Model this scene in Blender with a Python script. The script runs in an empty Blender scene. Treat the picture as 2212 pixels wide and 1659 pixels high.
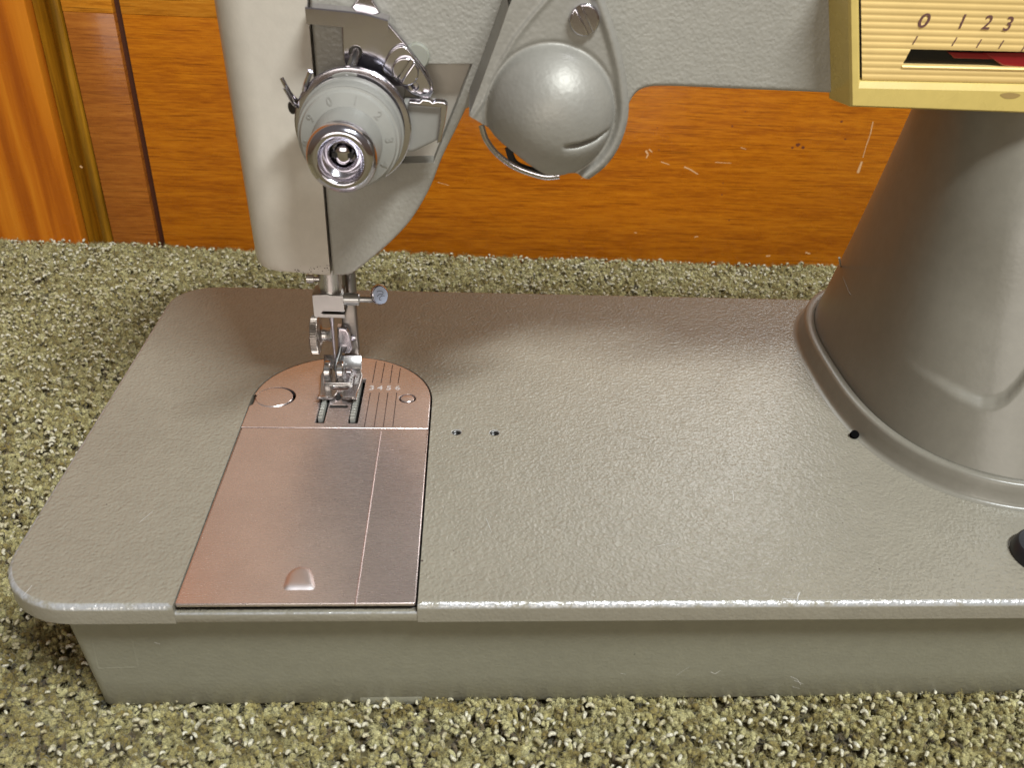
import bpy, bmesh, math, random
import numpy as np
from mathutils import Vector, Matrix, Euler
from mathutils.geometry import tessellate_polygon, delaunay_2d_cdt
S = 0.001                       # everything below is measured in millimetres
scene = bpy.context.scene
COL = scene.collection
rnd = random.Random(7)

# ------------------------------------------------------------------ camera
CP = (12.5989, -164.7205, 158.8487)
CR = (0.9686, -0.0512, -0.0604)
CF, CX, CY, CW, CH = 2011.545, 1174.676, 975.30, 2212.0, 1659.0
cam_d = bpy.data.cameras.new('camera')
cam = bpy.data.objects.new('camera', cam_d); COL.objects.link(cam)
cam.location = Vector(CP) * S
cam.rotation_euler = CR
cam_d.sensor_width = 36.0
cam_d.lens = CF / CW * 36.0
cam_d.shift_x = -(CX - CW / 2) / CW
cam_d.shift_y = (CY - CH / 2) / CW
cam_d.clip_start = 0.01
cam_d.clip_end = 50
cam_d.dof.use_dof = True
cam_d.dof.focus_distance = 0.305
cam_d.dof.aperture_fstop = 30
scene.camera = cam

# ------------------------------------------------------------------ world
world = bpy.data.worlds.new('World'); scene.world = world
world.use_nodes = True
wn = world.node_tree; wn.nodes.clear()
wo = wn.nodes.new('ShaderNodeOutputWorld'); wb = wn.nodes.new('ShaderNodeBackground')
wr = wn.nodes.new('ShaderNodeValToRGB'); wt = wn.nodes.new('ShaderNodeTexCoord')
ws = wn.nodes.new('ShaderNodeSeparateXYZ'); wm = wn.nodes.new('ShaderNodeMath'); wm.operation = 'MULTIPLY_ADD'
wm.inputs[1].default_value = 0.5; wm.inputs[2].default_value = 0.5
wn.links.new(wt.outputs['Generated'], ws.inputs[0]); wn.links.new(ws.outputs['Z'], wm.inputs[0])
wn.links.new(wm.outputs[0], wr.inputs[0]); wn.links.new(wr.outputs[0], wb.inputs[0]); wn.links.new(wb.outputs[0], wo.inputs[0])
cr = wr.color_ramp
cr.elements[0].position = 0.30; cr.elements[0].color = (0.14, 0.08, 0.045, 1)
cr.elements[1].position = 0.85; cr.elements[1].color = (0.60, 0.54, 0.50, 1)
e = cr.elements.new(0.5); e.color = (0.46, 0.29, 0.17, 1)
wb.inputs[1].default_value = 0.235

# ------------------------------------------------------------------ lights
def area(name, loc, target, sx, sy, power, col):
    d = bpy.data.lights.new(name, 'AREA'); d.shape = 'RECTANGLE'; d.size = sx; d.size_y = sy
    d.energy = power; d.color = col
    o = bpy.data.objects.new(name, d); COL.objects.link(o)
    o.location = Vector(loc) * S
    v = (Vector(target) - Vector(loc)).normalized()
    o.rotation_euler = v.to_track_quat('-Z', 'Y').to_euler()
    return o
area('window_light', (560, -640, 1440), (60, 80, 0), 0.62, 0.13, 34.5, (0.93, 0.98, 1.0))
area('bed_sheen_light', (170, 345, 190), (110, 60, 0), 0.28, 0.11, 0.5, (0.94, 0.98, 1.0))  # added lamp, sized and placed to lay a sheen on the bed
area('front_fill_light', (-60, -1250, 330), (20, 80, 60), 0.9, 0.35, 4.8, (1.0, 0.93, 0.84))  # added fill lamp, brightens the front-facing surfaces

scene.view_settings.view_transform = 'Standard'
scene.view_settings.look = 'None'
scene.view_settings.exposure = 0.13
scene.view_settings.gamma = 1.0

# ------------------------------------------------------------------ measuring helper: where the sight line meets a given plane
CRM = Euler(CR, 'XYZ').to_matrix()
def on(px, py, ax, val):
    d = CRM @ Vector(((px - CX) / CF, -(py - CY) / CF, -1))
    i = 'xyz'.index(ax); t = (val - CP[i]) / d[i]
    return Vector(CP) + d * t
def fr(pts, y):                                   # outline on a front-facing plane -> (x, z)
    return [(p.x, p.z) for p in (on(a, b, 'y', y) for a, b in pts)]
def gr(pts, z=0.0):                               # outline on a level plane -> (x, y)
    return [(p.x, p.y) for p in (on(a, b, 'z', z) for a, b in pts)]
def proj(P):
    q = CRM.transposed() @ (Vector(P) - Vector(CP))
    return CX + CF * q.x / -q.z, CY - CF * q.y / -q.z

# ------------------------------------------------------------------ materials
def mat(name, base, rough=0.5, metal=0.0, coat=0.0, spec=0.5):
    m = bpy.data.materials.new(name); m.use_nodes = True
    b = m.node_tree.nodes['Principled BSDF']
    b.inputs['Base Color'].default_value = (*base, 1); b.inputs['Roughness'].default_value = rough
    b.inputs['Metallic'].default_value = metal; b.inputs['Coat Weight'].default_value = coat
    b.inputs['Coat Roughness'].default_value = 0.1
    b.inputs['Specular IOR Level'].default_value = spec
    return m
def nd(m, t, **kw):
    n = m.node_tree.nodes.new(t)
    for k, v in kw.items(): setattr(n, k, v)
    return n
def lk(m, a, b): m.node_tree.links.new(a, b)
def B(m): return m.node_tree.nodes['Principled BSDF']
def coord(m, scale=(1, 1, 1)):
    c = nd(m, 'ShaderNodeTexCoord'); p = nd(m, 'ShaderNodeMapping'); p.inputs['Scale'].default_value = scale
    lk(m, c.outputs['Object'], p.inputs[0]); return p.outputs[0]
def noise(m, vec, scale, detail=3, rough=0.5, dist=0.0):
    n = nd(m, 'ShaderNodeTexNoise'); n.inputs['Scale'].default_value = scale; n.inputs['Detail'].default_value = detail
    n.inputs['Roughness'].default_value = rough; n.inputs['Distortion'].default_value = dist
    lk(m, vec, n.inputs['Vector']); return n.outputs['Fac']
def ramp(m, fac, stops):
    r = nd(m, 'ShaderNodeValToRGB'); c = r.color_ramp
    c.elements[0].position = stops[0][0]; c.elements[0].color = (*stops[0][1], 1)
    c.elements[1].position = stops[-1][0]; c.elements[1].color = (*stops[-1][1], 1)
    for p, k in stops[1:-1]: e = c.elements.new(p); e.color = (*k, 1)
    lk(m, fac, r.inputs[0]); return r.outputs[0]
def mixc(m, fac, a, b, mode='MIX'):
    n = nd(m, 'ShaderNodeMix', data_type='RGBA', blend_type=mode)
    if isinstance(fac, float): n.inputs[0].default_value = fac
    else: lk(m, fac, n.inputs[0])
    for s, v in ((6, a), (7, b)):
        if isinstance(v, tuple): n.inputs[s].default_value = (*v, 1)
        else: lk(m, v, n.inputs[s])
    return n.outputs[2]
def bump(m, h, dist, strength=1.0, prev=None):
    b = nd(m, 'ShaderNodeBump'); b.inputs['Distance'].default_value = dist; b.inputs['Strength'].default_value = strength
    lk(m, h, b.inputs['Height'])
    if prev: lk(m, prev, b.inputs['Normal'])
    return b.outputs[0]
def fl(m, fac, lo, hi):
    n = nd(m, 'ShaderNodeMapRange'); n.inputs[3].default_value = lo; n.inputs[4].default_value = hi
    lk(m, fac, n.inputs[0]); return n.outputs[0]

def paint(name, base, rough, bump_mm, cell=900, coat=0.0, wear=True):
    m = mat(name, base, rough, 0.0, coat)
    v = coord(m)
    big = noise(m, v, 22, 4, 0.6); mid = noise(m, v, 260, 3, 0.6)
    dark = tuple(c * 0.90 for c in base); lite = tuple(min(1, c * 1.07) for c in base)
    c = ramp(m, big, [(0.3, dark), (0.7, lite)])
    c2 = ramp(m, mid, [(0.35, tuple(c * 0.93 for c in base)), (0.65, tuple(min(1, c * 1.05) for c in base))])
    col = mixc(m, 0.5, c, c2)
    if wear:
        sp = noise(m, v, 420, 2, 0.5)
        s2 = ramp(m, sp, [(0.0, (0, 0, 0)), (0.79, (0, 0, 0)), (0.82, (1, 1, 1))])
        col = mixc(m, s2, col, tuple(c * 0.45 for c in base))
    lk(m, col, B(m).inputs['Base Color'])
    lk(m, fl(m, noise(m, v, 60, 4, 0.6), rough - 0.06, rough + 0.08), B(m).inputs['Roughness'])
    if bump_mm:
        vo = nd(m, 'ShaderNodeTexVoronoi', feature='SMOOTH_F1'); vo.inputs['Scale'].default_value = cell
        vo.inputs['Smoothness'].default_value = 0.6
        # uneven cells: the lookup is pushed about by noise
        w = nd(m, 'ShaderNodeTexNoise'); w.inputs['Scale'].default_value = cell * 0.6; w.inputs['Detail'].default_value = 2
        lk(m, v, w.inputs['Vector'])
        va = nd(m, 'ShaderNodeVectorMath', operation='MULTIPLY_ADD'); lk(m, w.outputs['Color'], va.inputs[0])
        va.inputs[1].default_value = (0.0012, 0.0012, 0.0012); lk(m, v, va.inputs[2])
        lk(m, va.outputs[0], vo.inputs['Vector'])
        n1 = noise(m, v, cell * 0.75, 2, 0.5)
        mm = nd(m, 'ShaderNodeMath', operation='ADD'); lk(m, vo.outputs['Distance'], mm.inputs[0]); lk(m, n1, mm.inputs[1])
        b1 = bump(m, mm.outputs[0], bump_mm * S)
        lk(m, b1, B(m).inputs['Normal'])
    return m
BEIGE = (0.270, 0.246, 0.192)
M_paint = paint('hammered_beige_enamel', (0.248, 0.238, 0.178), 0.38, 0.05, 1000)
M_arm = paint('textured_beige_enamel_lit', (0.32, 0.303, 0.262), 0.38, 0.10, 1000)  # same beige paint, light on arm and head put into a lighter colour
M_smooth = paint('smooth_beige_enamel_lit', (0.54, 0.49, 0.415), 0.30, 0.010, 1500)  # same beige paint, made paler in place of front light
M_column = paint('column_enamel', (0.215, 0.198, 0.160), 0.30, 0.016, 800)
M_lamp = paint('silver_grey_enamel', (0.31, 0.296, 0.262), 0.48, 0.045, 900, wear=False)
B(M_lamp).inputs['Specular IOR Level'].default_value = 0.35
B(M_lamp).inputs['Metallic'].default_value = 0.30

def metal(name, base, r0, r1, streak=(1, 1, 1), bmp=0.0, ns=300):
    m = mat(name, base, r0, 1.0)
    v = coord(m, streak)
    n = noise(m, v, ns, 5, 0.65)
    lk(m, fl(m, n, r0, r1), B(m).inputs['Roughness'])
    lk(m, ramp(m, noise(m, coord(m), 90, 5, 0.6), [(0.3, tuple(c * 0.9 for c in base)), (0.7, base)]), B(m).inputs['Base Color'])
    if bmp: lk(m, bump(m, n, bmp * S), B(m).inputs['Normal'])
    return m
M_chrome = metal('polished_chrome', (0.64, 0.62, 0.68), 0.07, 0.20)
M_steel = metal('worn_steel', (0.56, 0.54, 0.52), 0.20, 0.38, (1, 1, 0.15), 0.01, 900)
M_plate = metal('satin_plate', (0.78, 0.68, 0.655), 0.24, 0.31, (0.12, 1, 1), 0.0006, 1400)
B(M_plate).inputs['Metallic'].default_value = 0.88
M_brushed = metal('brushed_steel', (0.50, 0.50, 0.49), 0.24, 0.4, (0.15, 1, 1), 0.006, 1400)
M_dark = mat('dark_shadow_metal', (0.018, 0.016, 0.015), 0.5)  # near-black: painted shade in gaps and slots, plus small dark parts
M_black = mat('black_rubber', (0.012, 0.013, 0.018), 0.42)
M_ink = mat('purple_brown_ink', (0.13, 0.055, 0.045), 0.6)
M_engrave = mat('bright_engraving', (0.80, 0.76, 0.74), 0.5, 0.1)
M_groove = mat('dark_engraving', (0.07, 0.045, 0.04), 0.9, spec=0.1)
M_plastic = paint('grey_plastic', (0.255, 0.247, 0.222), 0.36, 0.0, wear=False)
M_plastic2 = paint('pale_grey_plastic', (0.29, 0.283, 0.255), 0.34, 0.0, wear=False)
M_nylon = mat('translucent_nylon', (0.27, 0.27, 0.225), 0.4); B(M_nylon).inputs['Subsurface Weight'].default_value = 0.2
M_nylon.node_tree.nodes['Principled BSDF'].inputs['Subsurface Radius'].default_value = (0.002, 0.002, 0.001)
M_yellow = paint('yellow_olive_plastic', (0.62, 0.47, 0.145), 0.26, 0.0, wear=False)
M_gold = metal('gold_anodised', (0.88, 0.63, 0.25), 0.38, 0.46, (0.05, 1, 1), 0.0, 900)
B(M_gold).inputs['Metallic'].default_value = 0.25
M_red = mat('red_plastic', (0.22, 0.010, 0.013), 0.2, 0, 0.2)
M_face = mat('blued_screw_face', (0.42, 0.48, 0.62), 0.55, 0.2)
M_thread = mat('thread', (0.55, 0.6, 0.5), 0.7)
M_foot = metal('foot_chrome', (0.60, 0.58, 0.57), 0.16, 0.30)

# worn rim: rubbed bright metal, with the edge highlight put into its colour
M_bed = paint('bed_enamel', BEIGE, 0.24, 0.21, 1080)
def add_rim_wear_highlight(m):
    c = nd(m, 'ShaderNodeTexCoord'); g = nd(m, 'ShaderNodeNewGeometry')
    s = nd(m, 'ShaderNodeSeparateXYZ'); lk(m, c.outputs['Object'], s.inputs[0])
    n = noise(m, c.outputs['Object'], 330, 5, 0.7)
    # rubbed, highlight-pale band only on the curved shoulder (normal between up and forward)
    sn = nd(m, 'ShaderNodeSeparateXYZ'); lk(m, g.outputs['True Normal'], sn.inputs[0])
    r = ramp(m, sn.outputs['Z'], [(0.25, (0, 0, 0)), (0.45, (1, 1, 1)), (0.90, (1, 1, 1)), (0.985, (0, 0, 0))])
    n2 = ramp(m, n, [(0.36, (0, 0, 0)), (0.52, (1, 1, 1))])
    f = mixc(m, 1.0, r, n2, 'MULTIPLY')
    old = B(m).inputs['Base Color'].links[0].from_socket
    lk(m, mixc(m, f, old, (0.50, 0.50, 0.50)), B(m).inputs['Base Color'])
    me = nd(m, 'ShaderNodeMath', operation='MULTIPLY'); me.inputs[1].default_value = 0.35; lk(m, f, me.inputs[0])
    lk(m, me.outputs[0], B(m).inputs['Metallic'])
add_rim_wear_highlight(M_bed)
bp = [n for n in M_bed.node_tree.nodes if n.type == 'BUMP'][0]
g_ = nd(M_bed, 'ShaderNodeNewGeometry'); s_n = nd(M_bed, 'ShaderNodeSeparateXYZ'); lk(M_bed, g_.outputs['True Normal'], s_n.inputs[0])
lk(M_bed, fl(M_bed, s_n.outputs['Z'], 0.30, 1.0), bp.inputs['Strength'])

def wood(name, dark, mid, lite, scale, vertical=False, rough=0.22, rings=0.0):
    m = mat(name, mid, rough, 0, 0.12, 0.35)
    B(m).inputs['Coat Roughness'].default_value = 0.12
    sx, sz = (1, 0.045) if vertical else (0.075, 1)
    v = coord(m, (sx, 0.3, sz))
    n1 = noise(m, v, scale, 7, 0.72, 0.15)
    n2 = noise(m, v, scale * 0.16, 4, 0.55, 0.8 if not vertical else 1.6)
    n3 = noise(m, v, scale * 3.2, 2, 0.5)
    add = nd(m, 'ShaderNodeMath', operation='MULTIPLY_ADD'); lk(m, n2, add.inputs[0]); add.inputs[1].default_value = 0.42; lk(m, n1, add.inputs[2])
    ad2 = nd(m, 'ShaderNodeMath', operation='MULTIPLY_ADD'); lk(m, n3, ad2.inputs[0]); ad2.inputs[1].default_value = 0.40; lk(m, add.outputs[0], ad2.inputs[2])
    if rings:
        w = nd(m, 'ShaderNodeTexWave', wave_type='BANDS', bands_direction='X'); w.inputs['Scale'].default_value = rings
        w.inputs['Distortion'].default_value = 9; w.inputs['Detail'].default_value = 2; w.inputs['Detail Scale'].default_value = 0.9
        lk(m, coord(m, (1, 1, 0.16)), w.inputs['Vector'])
        ad3 = nd(m, 'ShaderNodeMath', operation='MULTIPLY_ADD'); lk(m, w.outputs['Fac'], ad3.inputs[0]); ad3.inputs[1].default_value = 0.30; lk(m, ad2.outputs[0], ad3.inputs[2])
        src = ad3.outputs[0]; off = 0.15
    else: src = ad2.outputs[0]; off = 0.0
    f = fl(m, src, 0, 1); f.node.inputs[1].default_value = 0.62 + off; f.node.inputs[2].default_value = 1.22 + off
    lines = ramp(m, noise(m, coord(m, (0.02 if not vertical else 1, 0.3, 1 if not vertical else 0.02)), scale * 2.3, 3, 0.6), [(0.40, (0, 0, 0)), (0.56, (0, 0, 0)), (0.66, (0.7, 0.7, 0.7))])
    col = ramp(m, f, [(0.0, dark), (0.30, tuple(0.5 * (a + b) for a, b in zip(dark, mid))), (0.5, mid), (1.0, lite)])
    if not vertical: col = mixc(m, lines, col, tuple(c * 0.62 for c in dark))
    # small dark pores and dents
    p = nd(m, 'ShaderNodeTexVoronoi'); p.inputs['Scale'].default_value = 42; p.inputs['Randomness'].default_value = 1
    lk(m, coord(m, (1, 1, 1.3)), p.inputs['Vector'])
    pk = ramp(m, p.outputs['Distance'], [(0.0, (1, 1, 1)), (0.035, (0.6, 0.6, 0.6)), (0.06, (0, 0, 0))])
    gate = ramp(m, noise(m, coord(m), 30, 2), [(0.55, (0, 0, 0)), (0.6, (1, 1, 1))])
    col = mixc(m, mixc(m, 1.0, pk, gate, 'MULTIPLY'), col, (0.10, 0.025, 0.006))
    lk(m, col, B(m).inputs['Base Color'])
    lk(m, bump(m, n1, 0.10 * S, 0.6), B(m).inputs['Normal'])
    lk(m, fl(m, noise(m, coord(m), 70, 4), rough - 0.05, rough + 0.18), B(m).inputs['Roughness'])
    return m
W_panel = wood('orange_pine', (0.27, 0.062, 0.003), (0.47, 0.140, 0.005), (0.62, 0.215, 0.010), 620)
W_rail = wood('pale_orange_pine', (0.36, 0.11, 0.006), (0.62, 0.22, 0.015), (0.78, 0.33, 0.035), 620)
W_board = wood('brown_orange_pine', (0.20, 0.052, 0.008), (0.34, 0.105, 0.014), (0.46, 0.165, 0.024), 620)
W_plank = wood('red_orange_pine', (0.34, 0.080, 0.006), (0.53, 0.150, 0.009), (0.66, 0.225, 0.016), 120, True, rings=16)
W_mould = wood('olive_gold_wood', (0.10, 0.042, 0.003), (0.27, 0.120, 0.006), (0.46, 0.215, 0.016), 210, True)
M_plaster = mat('warm_plaster', (0.42, 0.29, 0.19), 0.8)

# ------------------------------------------------------------------ mesh helpers (mm in, metres out)
MACHINE_AT = Vector((60, 90, -41)) * S
def link(name, me, m, parent=None, smooth=True, angle=32):
    if isinstance(m, (list, tuple)):
        for x in m: me.materials.append(x)
    elif m: me.materials.append(m)
    if smooth:
        me.polygons.foreach_set('use_smooth', [True] * len(me.polygons))
        me.set_sharp_from_angle(angle=math.radians(angle))
    o = bpy.data.objects.new(name, me); COL.objects.link(o)
    if parent is not None: o.parent = parent
    return o
def build(name, bm, m, parent=None, smooth=True, angle=32, recalc=True):
    if recalc: bmesh.ops.recalc_face_normals(bm, faces=bm.faces)
    me = bpy.data.meshes.new(name)
    off = MACHINE_AT if (parent is not None and parent.get('machine')) else Vector((0, 0, 0))
    # sub-parts share their part's frame
    if parent is not None and parent.parent is not None and parent.parent.get('machine'): off = MACHINE_AT
    bmesh.ops.transform(bm, matrix=Matrix.Translation(-off) @ Matrix.Scale(S, 4), verts=bm.verts)
    bm.to_mesh(me); bm.free()
    return link(name, me, m, parent, smooth, angle)
def empty(name, loc):
    o = bpy.data.objects.new(name, None); COL.objects.link(o); o.location = loc; o.empty_display_size = 0.02
    return o
def tag(o, label=None, cat=None, kind=None, group=None):
    for k, v in (('label', label), ('category', cat), ('kind', kind), ('group', group)):
        if v: o[k] = v
    return o
def area2(p): return 0.5 * sum(p[i][0] * p[(i + 1) % len(p)][1] - p[(i + 1) % len(p)][0] * p[i][1] for i in range(len(p)))
def inset(poly, d, fac=None):
    n = len(poly); s = 1 if area2(poly) > 0 else -1; out = []
    for i in range(n):
        a, b, c = poly[i - 1], poly[i], poly[(i + 1) % n]
        e1 = Vector((b[0] - a[0], b[1] - a[1])); e2 = Vector((c[0] - b[0], c[1] - b[1]))
        if e1.length < 1e-9: e1 = e2.copy()
        if e2.length < 1e-9: e2 = e1.copy()
        e1.normalize(); e2.normalize()
        n1 = Vector((-e1.y, e1.x)) * s; n2 = Vector((-e2.y, e2.x)) * s
        k = max(1 + n1.dot(n2), 0.35); v = (n1 + n2) / k * d * (fac[i] if fac else 1)
        out.append((b[0] + v.x, b[1] + v.y))
    return out
UP = lambda u, v, w: (u, v, w)                       # level plates: (x, y, height)
def FRONT(y0): return lambda u, v, w: (u, y0 - w, v)   # plates facing the viewer: (x, z), w = towards the viewer
def prism(bm, outer, holes, w0, w1, bev=0.5, hb=0.0, mp=UP, fac=None, seg=4, back=True):
    rings = [(0, w0), (0, w1 - bev)]
    if bev > 0:
        for i in range(1, seg + 1):
            a = math.pi / 2 * i / seg; rings.append((bev * (1 - math.cos(a)), w1 - bev + bev * math.sin(a)))
        rings.append((bev + 0.12, w1))
    loops = []
    for d, w in rings: loops.append([bm.verts.new(mp(u, v, w)) for u, v in (inset(outer, d, fac) if d else outer)])
    top2d = [inset(outer, rings[-1][0], fac) if rings[-1][0] else outer]; topv = [loops[-1]]; botv = [loops[0]]; bot2d = [outer]
    n = len(outer)
    for k in range(len(loops) - 1):
        for i in range(n): bm.faces.new((loops[k][i], loops[k][(i + 1) % n], loops[k + 1][(i + 1) % n], loops[k + 1][i]))
    for h in holes:
        hr = [(0, w0), (0, w1 - hb)] + ([(-hb * 0.3, w1 - hb * 0.3), (-hb, w1), (-hb - 0.05, w1)] if hb else [])
        if not hb: hr = [(0, w0), (0, w1)]
        hl = []
        for d, w in hr: hl.append([bm.verts.new(mp(u, v, w)) for u, v in (inset(h, d) if d else h)])
        for k in range(len(hl) - 1):
            for i in range(len(h)): bm.faces.new((hl[k][i], hl[k + 1][i], hl[k + 1][(i + 1) % len(h)], hl[k][(i + 1) % len(h)]))
        top2d.append(inset(h, hr[-1][0]) if hr[-1][0] else h); topv.append(hl[-1]); botv.append(hl[0]); bot2d.append(h)
    def cap(p2, vs):
        tri = tessellate_polygon([[Vector((u, v, 0)) for u, v in p] for p in p2]); fv = [v for l in vs for v in l]
        for t in tri:
            try: bm.faces.new([fv[i] for i in t])
            except ValueError: pass
    cap(top2d, topv)
    if back: cap(bot2d, botv)
    return bm
def rrect(x0, y0, x1, y1, r, seg=8):
    rs = r if isinstance(r, (list, tuple)) else [r] * 4       # lower-left, lower-right, upper-right, upper-left
    out = []
    for (cx, cy, a0), q in zip(((x0, y0, 180), (x1, y0, 270), (x1, y1, 0), (x0, y1, 90)), rs):
        sx = 1 if cx == x0 else -1; sy = 1 if cy == y0 else -1
        if q < 1e-6: out.append((cx, cy)); continue
        for i in range(seg + 1):
            a = math.radians(a0 + 90 * i / seg); out.append((cx + sx * q + q * math.cos(a), cy + sy * q + q * math.sin(a)))
    return out
def circle(cx, cy, r, n=32, ry=None): return [(cx + r * math.cos(2 * math.pi * i / n), cy + (ry or r) * math.sin(2 * math.pi * i / n)) for i in range(n)]
def lathe(bm, prof, origin, axis, n=48, capped=True):
    o = Vector(origin); a = Vector(axis).normalized()
    t = Vector((0, 0, 1)) if abs(a.z) < 0.9 else Vector((1, 0, 0)); u = a.cross(t).normalized(); v = a.cross(u)
    rings = []
    for r, h in prof:
        if r < 1e-6: rings.append([bm.verts.new(o + a * h)])
        else: rings.append([bm.verts.new(o + a * h + (u * math.cos(2 * math.pi * i / n) + v * math.sin(2 * math.pi * i / n)) * r) for i in range(n)])
    for k in range(len(rings) - 1):
        A, C = rings[k], rings[k + 1]
        for i in range(n):
            j = (i + 1) % n
            if len(A) == 1 and len(C) == 1: continue
            if len(A) == 1: bm.faces.new((A[0], C[j], C[i]))
            elif len(C) == 1: bm.faces.new((A[i], A[j], C[0]))
            else: bm.faces.new((A[i], A[j], C[j], C[i]))
    if capped:
        if len(rings[0]) > 1: bm.faces.new(rings[0])
        if len(rings[-1]) > 1: bm.faces.new(rings[-1])
    return bm
def tube(bm, path, r, n=10, flat=1.0):
    P = [Vector(p) for p in path]; rs = r if isinstance(r, (list, tuple)) else [r] * len(P); rings = []; prev = None
    for i, p in enumerate(P):
        t = (P[min(i + 1, len(P) - 1)] - P[max(i - 1, 0)]).normalized()
        if prev is None:
            h = Vector((0, 0, 1)) if abs(t.z) < 0.9 else Vector((1, 0, 0)); u = t.cross(h).normalized()
        else: u = (prev - t * prev.dot(t)).normalized()
        prev = u; v = t.cross(u)
        rings.append([bm.verts.new(p + (u * math.cos(2 * math.pi * k / n) * flat + v * math.sin(2 * math.pi * k / n)) * rs[i]) for k in range(n)])
    for a, c in zip(rings, rings[1:]):
        for k in range(n): bm.faces.new((a[k], a[(k + 1) % n], c[(k + 1) % n], c[k]))
    bm.faces.new(rings[0]); bm.faces.new(rings[-1]); return bm
def smoothpath(pts, n=6):
    P = [Vector(p) for p in pts]; out = []
    for i in range(len(P) - 1):
        p0, p1, p2, p3 = P[max(i - 1, 0)], P[i], P[i + 1], P[min(i + 2, len(P) - 1)]
        for k in range(n):
            t = k / n; out.append(0.5 * (2 * p1 + (p2 - p0) * t + (2 * p0 - 5 * p1 + 4 * p2 - p3) * t * t + (3 * p1 - p0 - 3 * p2 + p3) * t ** 3))
    out.append(P[-1]); return out
def sp2(pts, n=5, closed=False):
    P = list(pts)
    if closed: P = [P[-1]] + P + [P[0], P[1]]
    out = []
    for i in range(1 if closed else 0, len(P) - (2 if closed else 1)):
        p0, p1, p2, p3 = (Vector(P[max(i - 1, 0)]), Vector(P[i]), Vector(P[i + 1]), Vector(P[min(i + 2, len(P) - 1)]))
        for k in range(n):
            t = k / n; q = 0.5 * (2 * p1 + (p2 - p0) * t + (2 * p0 - 5 * p1 + 4 * p2 - p3) * t * t + (3 * p1 - p0 - 3 * p2 + p3) * t ** 3); out.append((q[0], q[1]))
    if not closed: out.append(tuple(P[-1])[:2])
    return out
def box(bm, x0, y0, z0, x1, y1, z1, bev=0.2):
    r = bmesh.ops.create_cube(bm, size=1.0); vs = r['verts']
    for v in vs: v.co = Vector(((x0 + x1) / 2 + v.co.x * (x1 - x0), (y0 + y1) / 2 + v.co.y * (y1 - y0), (z0 + z1) / 2 + v.co.z * (z1 - z0)))
    if bev: bmesh.ops.bevel(bm, geom=list({e for v in vs for e in v.link_edges}), offset=bev, segments=2, affect='EDGES', profile=0.5)
    return bm
def inside(p, poly):
    c = False; n = len(poly); x, y = p
    for i in range(n):
        x1, y1 = poly[i]; x2, y2 = poly[(i + 1) % n]
        if (y1 > y) != (y2 > y) and x < (x2 - x1) * (y - y1) / (y2 - y1) + x1: c = not c
    return c
def sheet(bm, poly, hf, step, mp, back):
    """outline filled with a fine grid raised by hf(u, v); walls run back to depth 'back'"""
    dense = []
    for i in range(len(poly)):
        a, b = Vector(poly[i]), Vector(poly[(i + 1) % len(poly)]); k = max(1, int((b - a).length / step))
        for j in range(k): q = a.lerp(b, j / k); dense.append((q.x, q.y))
    us = [p[0] for p in dense]; vs = [p[1] for p in dense]; inner = inset(dense, step * 0.6); pts = list(dense)
    u = min(us); row = 0
    while u < max(us):
        v = min(vs) + (row % 2) * step / 2
        while v < max(vs):
            if inside((u, v), inner): pts.append((u, v))
            v += step
        u += step * 0.87; row += 1
    n = len(dense)
    res = delaunay_2d_cdt([Vector(p) for p in pts], [(i, (i + 1) % n) for i in range(n)], [], 0, 1e-5)
    V = [bm.verts.new(mp(p[0], p[1], hf(p[0], p[1]))) for p in res[0]]
    for f in res[2]:
        c = sum((res[0][i] for i in f), Vector((0, 0))) / len(f)
        if inside((c.x, c.y), dense):
            try: bm.faces.new([V[i] for i in f])
            except ValueError: pass
    used = [v for v in V if not v.link_faces]
    be = [e for e in bm.edges if len(e.link_faces) == 1]
    bk = {}
    rim = [(k, V[k]) for k in range(len(V)) if any(e in be for e in V[k].link_edges)] if False else None
    bvs = {v for e in be for v in e.verts}; idx = {v: k for k, v in enumerate(V)}
    for v in bvs: p = res[0][idx[v]]; bk[v] = bm.verts.new(mp(p[0], p[1], back))
    for e in be: a, b = e.verts; bm.faces.new((a, b, bk[b], bk[a]))
    for v in used: bm.verts.remove(v)
    return bm
def sst(a, b, x):
    if a == b: return 0.0 if x < a else 1.0
    t = max(0.0, min(1.0, (x - a) / (b - a))); return t * t * (3 - 2 * t)
def segd(p, a, b):
    p, a, b = Vector(p), Vector(a), Vector(b); d = b - a; t = max(0, min(1, (p - a).dot(d) / max(d.length_squared, 1e-9))); return (p - a - d * t).length
def pld(p, pts): return min(segd(p, pts[i], pts[i + 1]) for i in range(len(pts) - 1))
def text_bm(body, size, mp, depth=0.06, shear=0.0, spacing=1.0, bold=0.0):
    c = bpy.data.curves.new('lettering', 'FONT'); c.body = body; c.size = size; c.shear = shear; c.space_character = spacing
    c.align_x = 'CENTER'; c.align_y = 'CENTER'; c.extrude = depth; c.offset = bold; c.resolution_u = 4
    o = bpy.data.objects.new('lettering', c); COL.objects.link(o)
    bpy.context.view_layer.update()
    me = bpy.data.meshes.new_from_object(o.evaluated_get(bpy.context.evaluated_depsgraph_get()))
    bm = bmesh.new(); bm.from_mesh(me); bpy.data.objects.remove(o); bpy.data.meshes.remove(me); bpy.data.curves.remove(c)
    for v in bm.verts: v.co = Vector(mp(v.co.x, v.co.y, v.co.z))
    return bm

# ================================================================== SETTING: floor, carpet, wall
bm = bmesh.new(); box(bm, -900, -900, -60, 1200, 330, -46.5, 0)
M_backing = mat('carpet_backing', (0.13, 0.105, 0.045), 0.9)
floor = build('floor', bm, M_backing, smooth=False); tag(floor, kind='structure')

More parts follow.
